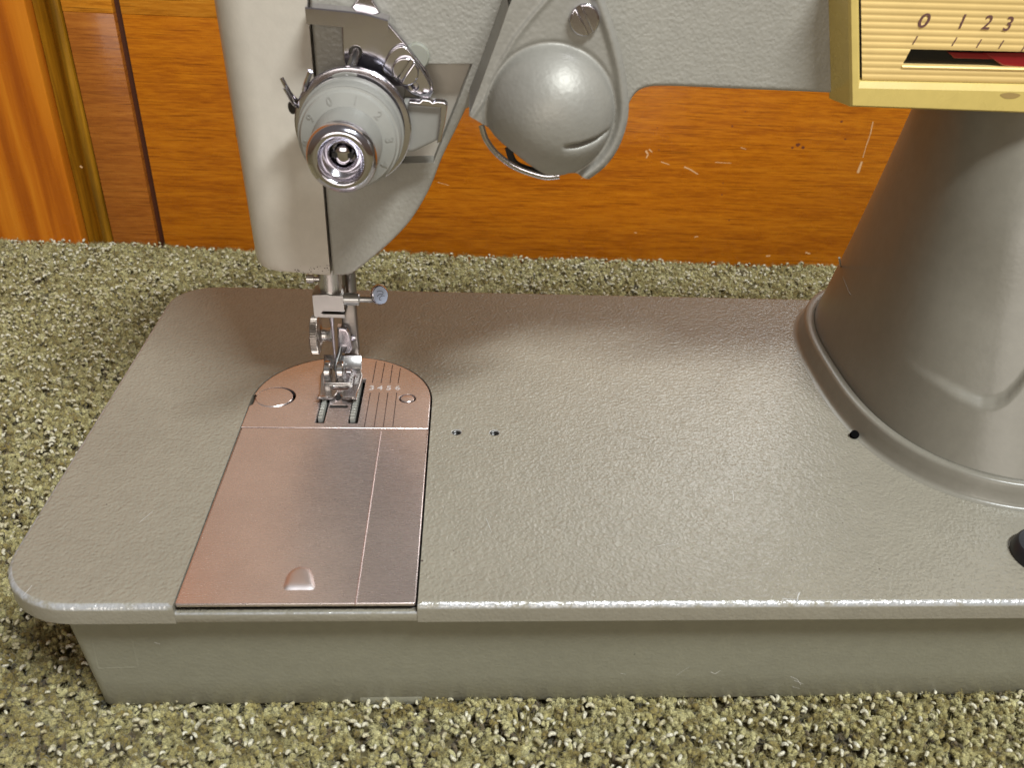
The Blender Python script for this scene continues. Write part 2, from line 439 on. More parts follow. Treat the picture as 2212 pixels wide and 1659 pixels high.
WY = 313.0
wall = empty('wood_panelling', Vector((0, WY, -46)) * S)
tag(wall, 'varnished orange pine panelling rising behind the sewing machine from the carpet', 'wall')
def wpart(name, bm, m):
    for v in bm.verts: v.co -= Vector((0, WY, -46))
    return build(name, bm, m, wall)
def wall_board(name, x0, x1, z0, z1, m, y0=WY, th=14, bev=1.2):
    b = bmesh.new(); box(b, x0, y0, z0, x1, y0 + th, z1, bev); return wpart(name, b, m)
GX0 = -150.6
wall_board('panel', GX0 + 1.7, 460, -46, 72.4, W_panel, bev=0.3)
wall_board('rail', GX0 + 1.7, 460, 72.5, 104, W_rail, bev=0.1)
wall_board('board', -175.0, GX0 - 1.9, -46, 72.4, W_board, bev=0.3)
wall_board('board', -175.0, GX0 - 1.9, 72.5, 104, W_rail, bev=0.1)
wall_board('plank', -420, -190.3, -46, 560, W_plank, WY - 1.5)
b = bmesh.new(); box(b, GX0 - 2.6, WY + 4, -46, GX0 + 2.4, WY + 12, 104, 0); wpart('groove', b, mat('groove_wood', (0.075, 0.018, 0.004), 0.5))
# moulding: a cove on its left half and a bead on its right
prof = []
for i in range(25):
    t = i / 24; x = -190.0 + 14.6 * t
    y = WY + 6.0 * math.cos(t * math.pi * 0.5) ** 1.5 - 2.4 * math.sin(max(0, (t - 0.45) / 0.55) * math.pi) + (1.5 if t > 0.985 else 0)
    prof.append((x, y))
b = bmesh.new(); lo = [b.verts.new((x, y, -46)) for x, y in prof + [(prof[-1][0], WY + 14), (prof[0][0], WY + 14)]]
hi = [b.verts.new((v.co.x, v.co.y, 560)) for v in lo]
for i in range(len(lo)): j = (i + 1) % len(lo); b.faces.new((lo[i], lo[j], hi[j], hi[i]))
b.faces.new(hi); wpart('moulding', b, W_mould)
wall_board('sill', GX0 - 24, 460, 104.2, 108, W_rail, WY - 0.5, 20)
b = bmesh.new(); box(b, -900, WY + 40, -46, 1300, WY + 50, 900, 0); wpart('plaster', b, M_plaster)
# pale scuffs and dents in the varnish
b = bmesh.new()
def scuff(pts, w):
    q = [on(a, c, 'y', WY - 0.06) for a, c in pts]
    for i in range(len(q) - 1):
        t = (q[i + 1] - q[i]); n = Vector((-t.z, 0, t.x)).normalized() * w * (0.6 + 0.6 * rnd.random())
        vs = [b.verts.new(q[i] + n), b.verts.new(q[i] - n), b.verts.new(q[i + 1] - n * 0.7), b.verts.new(q[i + 1] + n * 0.7)]; b.faces.new(vs)
scuff([(1478, 360), (1490, 365), (1508, 376)], 0.5); scuff([(1395, 325), (1400, 333), (1396, 341)], 0.55); scuff([(1402, 322), (1409, 328)], 0.4)
scuff([(1428, 349), (1446, 355)], 0.3); scuff([(945, 393), (970, 400)], 0.22); scuff([(1545, 350), (1580, 352)], 0.2)
scuff([(1255, 385), (1272, 380)], 0.2); scuff([(1600, 318), (1612, 322)], 0.22); scuff([(1500, 512), (1508, 510)], 0.5)
scuff([(1370, 502), (1376, 503)], 0.4); scuff([(1655, 553), (1664, 552)], 0.5); scuff([(1740, 545), (1750, 548)], 0.4)
scuff([(1853, 373), (1862, 348)], 1.1); scuff([(1864, 340), (1872, 312), (1880, 290), (1886, 262)], 0.28)
scuff([(173, 358), (178, 362)], 0.5); scuff([(178, 560 - 40), (184, 516)], 0.5); scuff([(205, 400), (210, 415)], 0.4)
sc = wpart('scuff_marks', b, mat('bare_pale_wood', (0.68, 0.40, 0.19), 0.6)); sc['kind'] = 'stuff'
b = bmesh.new()
for (x, y, w) in ((1725, 312, 1.6), (1735, 318, 1.2), (1712, 318, 0.9), (1818, 262, 0.8), (1826, 300, 0.7), (1423, 323, 0.5), (1582, 272, 0.6), (1610, 240, 0.5), (1640, 190 + 80, 0.45), (1562, 395, 0.4),
                  (610, 258 - 20, 0.9), (1575, 475, 0.5), (1230, 520, 0.5), (1420, 275, 0.4), (1560, 420, 0.5)):
    q = on(x, y, 'y', WY - 0.05); n = 7
    b.faces.new([b.verts.new(q + Vector((math.cos(2 * math.pi * k / n) * w * (0.6 + 0.5 * rnd.random()), 0, math.sin(2 * math.pi * k / n) * w * (0.4 + 0.5 * rnd.random())))) for k in range(n)])
dn = wpart('dent_marks', b, mat('dark_dent', (0.15, 0.035, 0.01), 0.6)); dn['kind'] = 'stuff'

# carpet: many twisted yarn tufts, three yarns (olive fuzz, cream curl, dark)
def yarn_mat(name, cols, rough):
    m = mat(name, cols[1], rough, spec=0.3)
    oi = nd(m, 'ShaderNodeObjectInfo')
    c = ramp(m, oi.outputs['Random'], [(0.0, cols[0]), (0.5, cols[1]), (1.0, cols[2])])
    g = noise(m, coord(m), 2600, 2)
    c = mixc(m, ramp(m, g, [(0.35, (0, 0, 0)), (0.7, (1, 1, 1))]), c, mixc(m, 0.72, c, (0.05, 0.04, 0.015), 'MIX'))
    lk(m, c, B(m).inputs['Base Color'])
    B(m).inputs['Sheen Weight'].default_value = 0.25
    return m
Y_olive = yarn_mat('olive_yarn', [(0.23, 0.170, 0.045), (0.43, 0.37, 0.145), (0.62, 0.57, 0.29)], 0.85)
Y_cream = yarn_mat('cream_yarn', [(0.44, 0.38, 0.20), (0.63, 0.57, 0.37), (0.82, 0.78, 0.62)], 0.5)
Y_dark = yarn_mat('dark_yarn', [(0.055, 0.052, 0.034), (0.12, 0.085, 0.045), (0.20, 0.15, 0.085)], 0.85)
tufts = bpy.data.collections.new('tuft_shapes')
def tuft(kind, i):
    r = random.Random(100 + i); b = bmesh.new()
    if kind == 'cream':
        R = 0.78 + 0.25 * r.random(); a0 = r.random() * 6.28; span = 1.9 + 1.0 * r.random(); path = []; rad = []
        for k in range(9):
            t = k / 8; a = (t - 0.5) * span
            path.append((R * math.sin(a), 0.35 * math.sin(a * 2 + a0) * 0.5, 0.6 + R * math.cos(a) * 0.9)); rad.append(0.60 * (0.30 + 0.65 * math.sin(math.pi * min(1, max(0, 0.08 + 0.84 * t))) ** 0.6))
        tube(b, path, rad, 8)
    else:
        big = 1.0 if kind == 'olive' else 0.8
        for q in range(2):
            path = []; rad = []; ph = r.random() * 6.28; L = 3.2 + r.random()
            for k in range(12):
                t = k / 11; a = ph + t * (3.0 + 2.4 * q)
                rr = 0.75 * big * math.sin(t * 2.6)
                path.append((rr * math.cos(a), rr * math.sin(a), -3.2 + 4.0 * t - 0.9 * max(0, t - 0.75) * 4 * (0.5 + 0.5 * q)))
                rad.append(big * (0.58 + 0.22 * math.sin(7 * t + ph) + 0.08 * r.random()) * (1 if t < 0.93 else 0.6))
            tube(b, path, rad, 7)
        for q in range(48 if kind == 'olive' else 20):       # loose fibres
            a = r.random() * 6.28; rr = 0.5 + 0.6 * r.random(); p = Vector((rr * math.cos(a), rr * math.sin(a), r.uniform(-0.9, 1.3)))
            d = Vector((r.uniform(-1, 1), r.uniform(-1, 1), r.uniform(-0.2, 0.9))).normalized(); L = r.uniform(0.7, 1.5)
            s = d.cross(Vector((r.random(), r.random(), r.random()))).normalized() * 0.042; k = Vector((r.uniform(-.3, .3), r.uniform(-.3, .3), r.uniform(-.3, .3)))
            v = [b.verts.new(p - s), b.verts.new(p + s), b.verts.new(p + d * L * 0.5 + k * 0.4 + s), b.verts.new(p + d * L * 0.5 + k * 0.4 - s)]; b.faces.new(v)
            b.faces.new((v[3], v[2], b.verts.new(p + d * L + k)))
    me = bpy.data.meshes.new('yarn_tuft'); bmesh.ops.scale(b, vec=(S, S, S), verts=b.verts); b.to_mesh(me); b.free()
    me.materials.append({'olive': Y_olive, 'cream': Y_cream, 'dark': Y_dark}[kind])
    me.polygons.foreach_set('use_smooth', [True] * len(me.polygons))
    o = bpy.data.objects.new('yarn_tuft_%02d' % i, me); tufts.objects.link(o)
for i in range(5): tuft('olive', i)
for i in range(5, 8): tuft('cream', i)
for i in range(8, 10): tuft('dark', i)
pts = []; rot = []; scl = []; idx = []
g = 1.95
y = -75.0; row = 0
while y < WY - 1.0:
    x = -290.0 + (row % 2) * g / 2
    while x < 330:
        px = x + rnd.uniform(-0.75, 0.75) * 1.1; py = y + rnd.uniform(-0.75, 0.75) * 1.1
        if not (-78 < px < 300 and 8.5 < py < 168):
            u = rnd.random(); cl = math.sin(px * 0.11 + math.sin(py * 0.07) * 2) * math.sin(py * 0.13 + 1.3 * math.sin(px * 0.05))
            if u < 0.26: k = rnd.randrange(5, 8); dz = rnd.uniform(-0.9, 0.6); s = rnd.uniform(0.55, 1.05)
            elif u < 0.26 + 0.12 + 0.06 * cl: k = rnd.randrange(8, 10); dz = rnd.uniform(-1.4, -0.4); s = rnd.uniform(0.75, 1.0)
            else: k = rnd.randrange(0, 5); dz = rnd.uniform(-1.0, 0.4); s = rnd.uniform(0.8, 1.25)
            near = -80.5 < px < 300 and 9 < py < 170
            if near: dz -= 0.35
            dz += (4.2 * (1 - min(1, max(0, (px + 245) / 95))) + 1.6 * (1 - min(1, max(0, (px + 20) / 120)))) * min(1, max(0, (py - 215) / 90))   # the pile swells towards the wall on the left
            pts.append((px * S, py * S, (-42.6 + dz + 0.7 * math.sin(px * 0.05 + py * 0.03) + 0.5 * cl) * S)); idx.append(k)
            rot.append((rnd.uniform(-0.55, 0.55), rnd.uniform(-0.55, 0.55), rnd.uniform(0, 6.28))); scl.append(s)
        x += g
    y += g * 0.87; row += 1
me = bpy.data.meshes.new('carpet'); me.from_pydata(pts, [], [])
a = me.attributes.new('rot', 'FLOAT_VECTOR', 'POINT'); a.data.foreach_set('vector', np.array(rot, np.float32).ravel())
a = me.attributes.new('scl', 'FLOAT', 'POINT'); a.data.foreach_set('value', np.array(scl, np.float32))
a = me.attributes.new('idx', 'INT', 'POINT'); a.data.foreach_set('value', np.array(idx, np.int32))
carpet = bpy.data.objects.new('carpet', me); COL.objects.link(carpet)
tag(carpet, 'nubbly olive green carpet flecked with cream yarn curls', None, 'stuff')
ng = bpy.data.node_groups.new('scatter_tufts', 'GeometryNodeTree')
ng.interface.new_socket('Geometry', in_out='INPUT', socket_type='NodeSocketGeometry')
ng.interface.new_socket('Geometry', in_out='OUTPUT', socket_type='NodeSocketGeometry')
N = ng.nodes; gi = N.new('NodeGroupInput'); go = N.new('NodeGroupOutput'); ip = N.new('GeometryNodeInstanceOnPoints'); ci = N.new('GeometryNodeCollectionInfo')
ci.inputs['Collection'].default_value = tufts; ci.inputs['Separate Children'].default_value = True; ci.inputs['Reset Children'].default_value = True
ip.inputs['Pick Instance'].default_value = True
def na(n, t, sock):
    q = N.new('GeometryNodeInputNamedAttribute'); q.data_type = t; q.inputs['Name'].default_value = n
    ng.links.new([s for s in q.outputs if s.enabled][0], ip.inputs[sock])
na('rot', 'FLOAT_VECTOR', 'Rotation'); na('scl', 'FLOAT', 'Scale'); na('idx', 'INT', 'Instance Index')
ng.links.new(gi.outputs[0], ip.inputs['Points']); ng.links.new(ci.outputs[0], ip.inputs['Instance']); ng.links.new(ip.outputs[0], go.inputs[0])
mo = carpet.modifiers.new('tufts', 'NODES'); mo.node_group = ng

# ================================================================== THE SEWING MACHINE
machine = empty('sewing_machine', MACHINE_AT); machine['machine'] = 1
tag(machine, 'vintage beige flatbed sewing machine with chrome tension dial standing on olive carpet', 'sewing machine')
def part(name, bm, m, parent=machine, **k): return build(name, bm, m, parent, **k)

# ---- bed casting: rounded slab with an open notch for the plates
XL, XR, YB = -101.2, 269.0, 178.0
PX0, PX1, SEAM, AY, AR = -57.15, 0.15, 77.3, 94.0, 28.65
outl = []; fac = []
def addp(ps, f):
    for p in ps: outl.append(p); fac.append(f)
addp(rrect(XL, 0, XL + 100, 100, [20, 0, 0, 0], 10)[:11], 1)
addp([(-80, 0), (-70, 0), (PX0 - 1.5, 0)], 1); addp([(PX0, 0)], 0.06)
addp([(PX0, 40), (PX0, AY)], 0.06)
addp([((PX0 + PX1) / 2 - AR * math.cos(math.pi * i / 36), AY + AR * math.sin(math.pi * i / 36)) for i in range(1, 36)], 0.06)
addp([(PX1, AY), (PX1, 40), (PX1, 0)], 0.06)
addp([(PX1 + 1.5, 0), (100, 0), (200, 0)], 1)
addp(rrect(XR - 60, 0, XR, 60, [0, 20, 0, 0], 10)[1:12], 1)
addp([(p[0], p[1]) for p in rrect(XR - 60, YB - 60, XR, YB, [0, 0, 18, 0], 10)[2:13]], 1)
addp([(p[0], p[1]) for p in rrect(XL, YB - 60, XL + 60, YB, [0, 0, 0, 16], 10)[3:14]], 1)
outl = [tuple(p) for p in outl]
H1 = (8.3, 75.8); H2 = (20.0, 75.7)
bm = bmesh.new()
prism(bm, outl, [circle(*H1, 1.45, 24), circle(*H2, 1.45, 24)], -5.6, 0.0, 1.7, 0.25, UP, fac, 6)
bed = part('bed', bm, M_bed)
# ledge and floor of the plate recess
bm = bmesh.new()
box(bm, PX0 - 0.2, 0.15, -5.6, PX1 + 0.2, 2.2, -2.6, 0.4)
part('ledge', bm, M_bed, bed)
bm = bmesh.new()
prism(bm, [(PX0 - 1, 3), (PX1 + 1, 3), (PX1 + 1, AY + 1), ((PX0 + PX1) / 2 + 15, AY + 26), ((PX0 + PX1) / 2, AY + AR + 1), ((PX0 + PX1) / 2 - 15, AY + 26), (PX0 - 1, AY + 1)], [], -5.4, -4.6, 0)
part('recess_floor', bm, M_dark, bed)
M_hole = mat('dark_steel', (0.16, 0.155, 0.15), 0.35, 0.8)  # darker steel for the hole threads and the foot shank
def thread_hole(hx, hy):
    b = bmesh.new(); n = 20; path = []
    for k in range(4 * n + 1): a = 2 * math.pi * k / n; path.append((hx + 1.32 * math.cos(a), hy + 1.32 * math.sin(a), -0.35 - 0.85 * k / n))
    tube(b, path, 0.24, 6)
    lathe(b, [(1.44, -0.3), (1.44, -5.0), (0, -5.0)], (hx, hy, 0), (0, 0, 1), 20, False)
    return part('threaded_hole', b, M_hole, bed)
thread_hole(*H1); thread_hole(*H2)

# ---- apron under the rim
ap = rrect(-86.6, 5.0, 262, 172, 3.0, 6); ap2 = rrect(-84.2, 7.0, 259, 170, 3.0, 6)
bm = bmesh.new(); prev = None
for t in [0, 0.02, 0.35, 0.7, 0.96, 1.0]:
    z = -4.9 - 39 * t; ins = 1.0 if t == 1 else 0
    lp = [bm.verts.new((a[0] + (c[0] - a[0]) * t, a[1] + (c[1] - a[1]) * t, z)) for a, c in zip(inset(ap, ins) if ins else ap, inset(ap2, ins) if ins else ap2)]
    if prev:
        for i in range(len(lp)): j = (i + 1) % len(lp); bm.faces.new((prev[i], prev[j], lp[j], lp[i]))
    prev = lp
bm.faces.new(prev)
apron = part('apron', bm, M_paint)
# thin embossed pad near the left corner and small foot slot on the lower edge
def afront(px, py, dz=0.0):
    for y in (5.0, 5.3, 5.7, 6.1, 6.5, 6.9):
        q = on(px, py, 'y', y); t = (-4.9 - q.z) / 39
        if 5.0 + 2.0 * t <= y + 0.2: break
    t = (-4.9 - q.z) / 39; return on(px, py, 'y', 5.0 + 2.0 * t)
def ribbon(name, pts, w, h, m, parent):
    b = bmesh.new(); q = [afront(*p) for p in pts]
    for a, c in zip(q, q[1:]):
        t = (c - a).normalized(); n = Vector((-t.z, 0, t.x)) * w; o = Vector((0, -h, 0))
        v = [b.verts.new(a - n), b.verts.new(a + o), b.verts.new(a + n), b.verts.new(c - n), b.verts.new(c + o), b.verts.new(c + n)]
        b.faces.new((v[0], v[1], v[4], v[3])); b.faces.new((v[1], v[2], v[5], v[4]))
    return part(name, b, m, parent)
ribbon('embossed_pad', [(190, 1350), (211, 1445), (298, 1442), (276, 1352)], 0.3, 0.07, M_paint, apron)
bm = bmesh.new()
for x0, x1 in ((afront(778, 1508).x, afront(912, 1508).x),): box(bm, x0, 6.80, -43.5, x1, 9, -40.7, 0.03)
part('foot_slot', bm, M_paint, apron)
# scratches on the apron
bm = bmesh.new()
def scr(pts, w, f=afront):
    q = [f(*p) + Vector((0, -0.05, 0)) for p in pts]
    for a, c in zip(q, q[1:]):
        t = (c - a).normalized(); n = Vector((-t.z, 0, t.x)) * w
        bm.faces.new([bm.verts.new(a - n), bm.verts.new(a + n), bm.verts.new(c + n * 0.6), bm.verts.new(c - n * 0.6)])
scr([(1535, 1452), (1545, 1456), (1556, 1449)], 0.10); scr([(1708, 1462), (1722, 1468), (1730, 1480)], 0.08); scr([(1715, 1470), (1735, 1478)], 0.06)
scr([(1712, 1484), (1728, 1488)], 0.06); scr([(1340, 1455), (1352, 1457)], 0.05); scr([(1460, 1460), (1490, 1440)], 0.04)
scr([(334, 1388), (346, 1392)], 0.08)
s_ = part('scratches', bm, mat('bright_scratch', (0.62, 0.60, 0.55), 0.5), apron); s_['kind'] = 'stuff'

# nicks, specks and hairline scratches on the bed top
b = bmesh.new()
def mark(pts, w):
    q = [on(a, c, 'z', 0.03) for a, c in pts]
    for a, c in zip(q, q[1:]):
        t = (c - a).normalized(); n = Vector((-t.y, t.x, 0)) * w
        b.faces.new([b.verts.new(v) for v in (a - n, a + n, c + n * 0.6, c - n * 0.6)])
mark([(1583, 1060), (1585, 1085)], 0.06); mark([(50, 1288), (60, 1276), (70, 1264)], 0.07); mark([(1722, 1300), (1724, 1287), (1728, 1280)], 0.16)
mark([(1690, 1294), (1724, 1296)], 0.12); mark([(1230, 1010), (1250, 1002)], 0.05); mark([(300, 1130), (330, 1105)], 0.05); mark([(1420, 1180), (1460, 1172)], 0.05); mark([(1050, 1120), (1062, 1150)], 0.05)
o = part('light_scratches', b, mat('rubbed_enamel', (0.55, 0.54, 0.52), 0.4), bed, recalc=False); o['kind'] = 'stuff'
b = bmesh.new()
for px, py, w in ((1370, 772, 0.35), (1342, 786, 0.3), (1384, 780, 0.2), (912, 1212, 0.5), (518, 1180, 0.35), (1130, 960, 0.22), (1300, 1120, 0.22), (1520, 985, 0.2), (1820, 1130, 0.25), (310, 905, 0.22), (230, 1090, 0.25), (700, 705, 0.2), (1200, 700, 0.22), (1900, 1230, 0.3), (1710, 1210, 0.2), (420, 760, 0.22), (980, 1190, 0.25)):
    q = on(px, py, 'z', 0.03); b.faces.new([b.verts.new(q + Vector((math.cos(a) * w * rnd.uniform(.5, 1), math.sin(a) * w * rnd.uniform(.5, 1), 0))) for a in (0, 1, 2, 3, 4, 5.2)])
o = part('dark_specks', b, M_groove, bed, recalc=False); o['kind'] = 'stuff'

# ---- slide plate
bm = bmesh.new()
prism(bm, rrect(-56.8, 0.6, -0.30, 77.0, [0.6, 0.6, 0.2, 0.2], 3), [], -0.75, 0.15, 0.25, 0, UP, None, 3)
slide = part('slide_plate', bm, M_plate)
bm = bmesh.new()       # raised finger grip: flat side towards the viewer, rounded behind
gp = sp2(gr([(612, 1270), (613, 1262), (620, 1243), (634, 1229), (652, 1224), (668, 1229), (676, 1243), (680, 1265), (676, 1274), (645, 1275), (618, 1275)], 0.2), 4, True)
gc = Vector((sum(p[0] for p in gp) / len(gp), sum(p[1] for p in gp) / len(gp)))
rp = [bm.verts.new((x, y, 0.13)) for x, y in gp]
for k, (s, z) in enumerate(((0.9, 0.38), (0.78, 0.66), (0.6, 0.80), (0.3, 0.84))):
    nx = [bm.verts.new((gc.x + (x - gc.x) * s, gc.y + 0.3 * (k + 1) * 0.3 + (y - gc.y) * s, z)) for x, y in gp]
    for i in range(len(gp)): j = (i + 1) % len(gp); bm.faces.new((rp[i], rp[j], nx[j], nx[i]))
    rp = nx
bm.faces.new(rp); part('finger_grip', bm, metal('rubbed_plate', (0.80, 0.73, 0.72), 0.42, 0.5), slide)
bm = bmesh.new(); a = on(823, 932, 'z', 0.2); c = on(768, 1307, 'z', 0.2)
n = Vector((0.22, 0, 0)); vs = [bm.verts.new(v) for v in (a - n, a + Vector((0, 0, 0.10)), a + n, c - n, c + Vector((0, 0, 0.10)), c + n)]
bm.faces.new((vs[0], vs[1], vs[4], vs[3])); bm.faces.new((vs[1], vs[2], vs[5], vs[4])); part('guide_line', bm, mat('scribed_line', (0.50, 0.40, 0.38), 0.35, 0.7), slide)

# ---- needle plate
CXP = (PX0 + PX1) / 2
arch = [(-56.9, SEAM + 0.15), (-0.38, SEAM + 0.15), (-0.38, AY)] + [(CXP + (AR - 0.53) * math.cos(math.pi * i / 40), AY + (AR - 0.53) * math.sin(math.pi * i / 40)) for i in range(1, 40)] + [(-56.9, AY)]
# nick in the left edge below the large round button
k = [i for i, p in enumerate(arch) if p == (-56.9, AY)][0]
arch[k:k + 1] = [(-56.6, AY + 2.6), (-55.95, AY + 1.6), (-55.95, AY - 3.4), (-56.9, AY - 4.4)]
slotL = [(-35.2, 80.0), (-32.4, 80.0), (-32.4, 107.5), (-35.2, 107.5)]
slotR = [(-25.3, 80.0), (-22.2, 80.0), (-22.2, 107.6), (-25.3, 107.6)]
slotC = rrect(-30.7, 93.4, -29.0, 99.4, 0.7, 4)
eye = rrect(-32.0, 88.9, -26.2, 90.6, 0.82, 5)
bm = bmesh.new()
prism(bm, arch, [slotL, slotR, eye, slotC, circle(-50.1, 94.8, 5.75, 36)[::-1] if False else circle(-49.5, 95.1, 6.15, 40), circle(-7.8, 95.1, 2.75, 28)], -1.5, 0.18, 0.25, 0.12, UP, None, 3)
nplate = part('needle_plate', bm, M_plate)
bm = bmesh.new(); lathe(bm, [(0, -1.2), (5.7, -1.2), (5.75, 0.2), (5.55, 0.4), (0, 0.42)], (-49.95, 94.7, 0), (0, 0, 1), 48); part('plate_button', bm, M_plate, nplate)
bm = bmesh.new(); lathe(bm, [(2.15, -1.2), (2.15, 0.1), (2.0, 0.24), (1.2, 0.32), (0, 0.34)], (-7.8, 95.1, 0), (0, 0, 1), 32, False); part('plate_stud', bm, M_plate, nplate)
bm = bmesh.new(); prism(bm, inset(eye, -0.05), [], -1.4, 0.12, 0); prism(bm, inset(slotC, -0.08), [], -1.4, -0.35, 0); part('needle_hole_shade', bm, M_dark, nplate)  # dark filling painted in as the shade of the hole and slot
bm = bmesh.new()
for (x0, x1, s0, e0) in ((-34.6, -33.3, 82.6, 106.2), (-24.8, -23.4, 82.4, 106.2)):
    yy = s0
    while yy < e0 - 0.5:
        d = 1.55; z = 0.0 if yy == s0 else 0.2
        box(bm, x0, yy, -2, x1, yy + d * 0.60, z + 0.45, 0.0)
        yy += d
    box(bm, x0, s0, -2, x1, e0, -1.2, 0)
part('feed_dog', bm, mat('bright_feed_dog', (0.55, 0.55, 0.50), 0.35, 0.5), nplate, smooth=False)
bm = bmesh.new()
def gline(p, q, w=0.13):
    a = on(*p, 'z', 0.2); c = on(*q, 'z', 0.2); n = Vector((w, 0, 0))
    bm.faces.new([bm.verts.new(v) for v in (a - n, a + n, c + n, c - n)])
for tx, ty, mx, my, bx, lx in ((813, 780, 804.5, 827, 800, 787), (831, 784, 823, 828, 819.5, 808), (848, 788, 842.5, 828, 838, 828), (865, 795, 860, 828, 857, 848.5)):
    gline((tx, ty), (mx, my)); gline((bx, 848), (lx, 922))
part('guide_lines', bm, M_groove, nplate)
for ch, px in (('3', 803), ('4', 821), ('5', 840), ('6', 859)):
    q = on(px, 838, 'z', 0.22)
    # on the plate the figures are turned to be read from the side of the needle
    b = text_bm(ch, 3.9, lambda u, v, w, q=q: (q.x - v * 0.0 + u, q.y + v * 0.95, q.z + w), 0.03)
    if ch == '3' or ch == '4': pass
    part('number', b, M_engrave, nplate)

# ---- column
def supel(a, b, th, n=2.7):
    c, s = math.cos(th), math.sin(th); return a * math.copysign(abs(c) ** (2 / n), c), b * math.copysign(abs(s) ** (2 / n), s)
CC = (190.5, 110.0)
NT = 420
def ring(bm, a, b, z, f=None):
    out = []
    for i in range(NT):
        x, y = supel(a, b, 2 * math.pi * i / NT); p = Vector((CC[0] + x, CC[1] + y, z))
        if f: p = f(p)
        out.append(bm.verts.new(p))
    return out
def stack(bm, rings):
    for A, C in zip(rings, rings[1:]):
        for i in range(NT): j = (i + 1) % NT; bm.faces.new((A[i], A[j], C[j], C[i]))
bm = bmesh.new()
fl_prof = [(59.0, 74.4, 0.02), (58.0, 73.5, 0.15), (57.5, 73.0, 0.6), (57.2, 72.7, 1.3), (56.6, 72.1, 4.0), (56.2, 71.7, 6.3), (55.9, 71.4, 7.0), (55.3, 70.8, 7.35), (53.4, 69.4, 7.3), (52.6, 68.6, 6.6)]
rs = [ring(bm, a, b, z) for a, b, z in fl_prof]; stack(bm, rs)
flange = part('column_flange', bm, M_column, angle=50)
ZT = 112.0
Upts = [(1955, 780), (1985, 803), (2030, 832), (2080, 862), (2120, 879), (2150, 880), (2172, 868), (2195, 848), (2230, 800)]
def body_a(z): t = (z - 7) / 93.0; return 52.4 - 10.0 * t - 2.0 * t * (1 - t), 68.4 - 35 * t - 3 * t * (1 - t)
def colpoint(px, py):                             # where a sight line meets the column body
    d = CRM @ Vector(((px - CX) / CF, -(py - CY) / CF, -1)); P = Vector(CP); t = 100.0
    while t < 420:
        q = P + d * t; a, b = body_a(q.z)
        if abs((q.x - CC[0]) / a) ** 2.7 + abs((q.y - CC[1]) / b) ** 2.7 < 1: return q
        t += 0.25
    return P + d * 250
UL = [colpoint(*p) for p in Upts]; UL2 = [(p.x, p.z) for p in UL]
def scoop(p):
    if p.y > CC[1] - 10 or p.x > 200: return p
    if not (UL2[0][0] - 12 < p.x): return p
    # depth of the pressed-in panel above the U line
    zb = np.interp(p.x, [q[0] for q in UL2], [q[1] for q in UL2])
    h = p.z - zb; left = sst(UL2[0][0] - 2, UL2[0][0] + 16, p.x); up = 1 - sst(20, 50, h)
    dep = 2.3 * sst(-0.8, 2.2, h) * left * up
    dirv = Vector((CC[0] - p.x, CC[1] - p.y, 0)).normalized(); return p + dirv * dep
bm = bmesh.new(); rs = []
z = 5.0
while z < ZT:
    a, b = body_a(z); rs.append(ring(bm, a, b, z, scoop)); z += 0.7 if z < 70 else 3
stack(bm, rs); bm.faces.new(rs[-1])
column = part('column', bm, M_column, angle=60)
# raised weld line on the far left of the column
bm = bmesh.new(); q0 = [colpoint(*p) for p in ((1812, 556), (1815, 575), (1821, 598), (1830, 622), (1837, 637))]
tube(bm, [q + Vector((0.1, -0.1, 0)) for q in smoothpath(q0, 5)], 0.28, 8); part('weld_line', bm, M_column, column)
# shade in the oil hole at the flange foot, put on as a black disc
q = on(1846, 941, 'z', 1.0)
bm = bmesh.new(); lathe(bm, [(0, 0.62), (1.25, 0.62), (1.4, 0.5), (1.4, -0.6)], (q.x + 0.2, q.y + 0.6, q.z - 0.1), (0, -0.55, 0.83), 20, False); part('oil_hole_shade', bm, mat('hole_black', (0.004, 0.004, 0.004), 0.9, spec=0.0), flange)

# ---- black knob on the bed at the right edge
bm = bmesh.new(); lathe(bm, [(10.0, 0.0), (10.0, 0.8), (9.3, 2.9), (8.7, 3.5), (6, 3.8), (0, 3.9)], (168.6, 17.2, 0.0), (0, 0, 1), 48); part('bed_knob', bm, M_black)

# ---- arm and head
YA = 85.0
head_out = fr([(717, 596), (752, 595), (775, 582), (805, 558), (833, 534), (860, 508), (885, 480), (905, 450), (922, 420), (936, 390), (948, 358), (960, 330), (985, 280), (1006, 236)], YA)
h_in = sp2(head_out, 3)
arm_r = sp2(fr([(1330, 262), (1352, 256), (1356, 238), (1364, 216), (1380, 197), (1404, 188), (1440, 186.5), (1500, 188.5), (1600, 193), (1700, 197), (1795, 201)], YA), 4)
armp = h_in + [(h_in[-1][0] + 2.5, h_in[-1][1] + 1.2)] + [(arm_r[0][0] - 3, h_in[-1][1] + 1.0)] + arm_r + [(262, arm_r[-1][1]), (262, 152), (-27.0, 152)]
pocket = fr([(880, 137), (1020, 138), (994, 205), (962, 285), (936, 350), (860, 352)], YA)
armp = [(-27.0, armp[0][1])] + armp[1:]
bm = bmesh.new()
prism(bm, armp, [pocket], -64.0, 0.0, 1.15, 0.3, FRONT(YA), None, 5)
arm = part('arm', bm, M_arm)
bm = bmesh.new(); prism(bm, inset(pocket, -1.0), [], -6.5, -6.0, 0, 0, FRONT(YA)); part('pocket_floor', bm, M_smooth, arm)

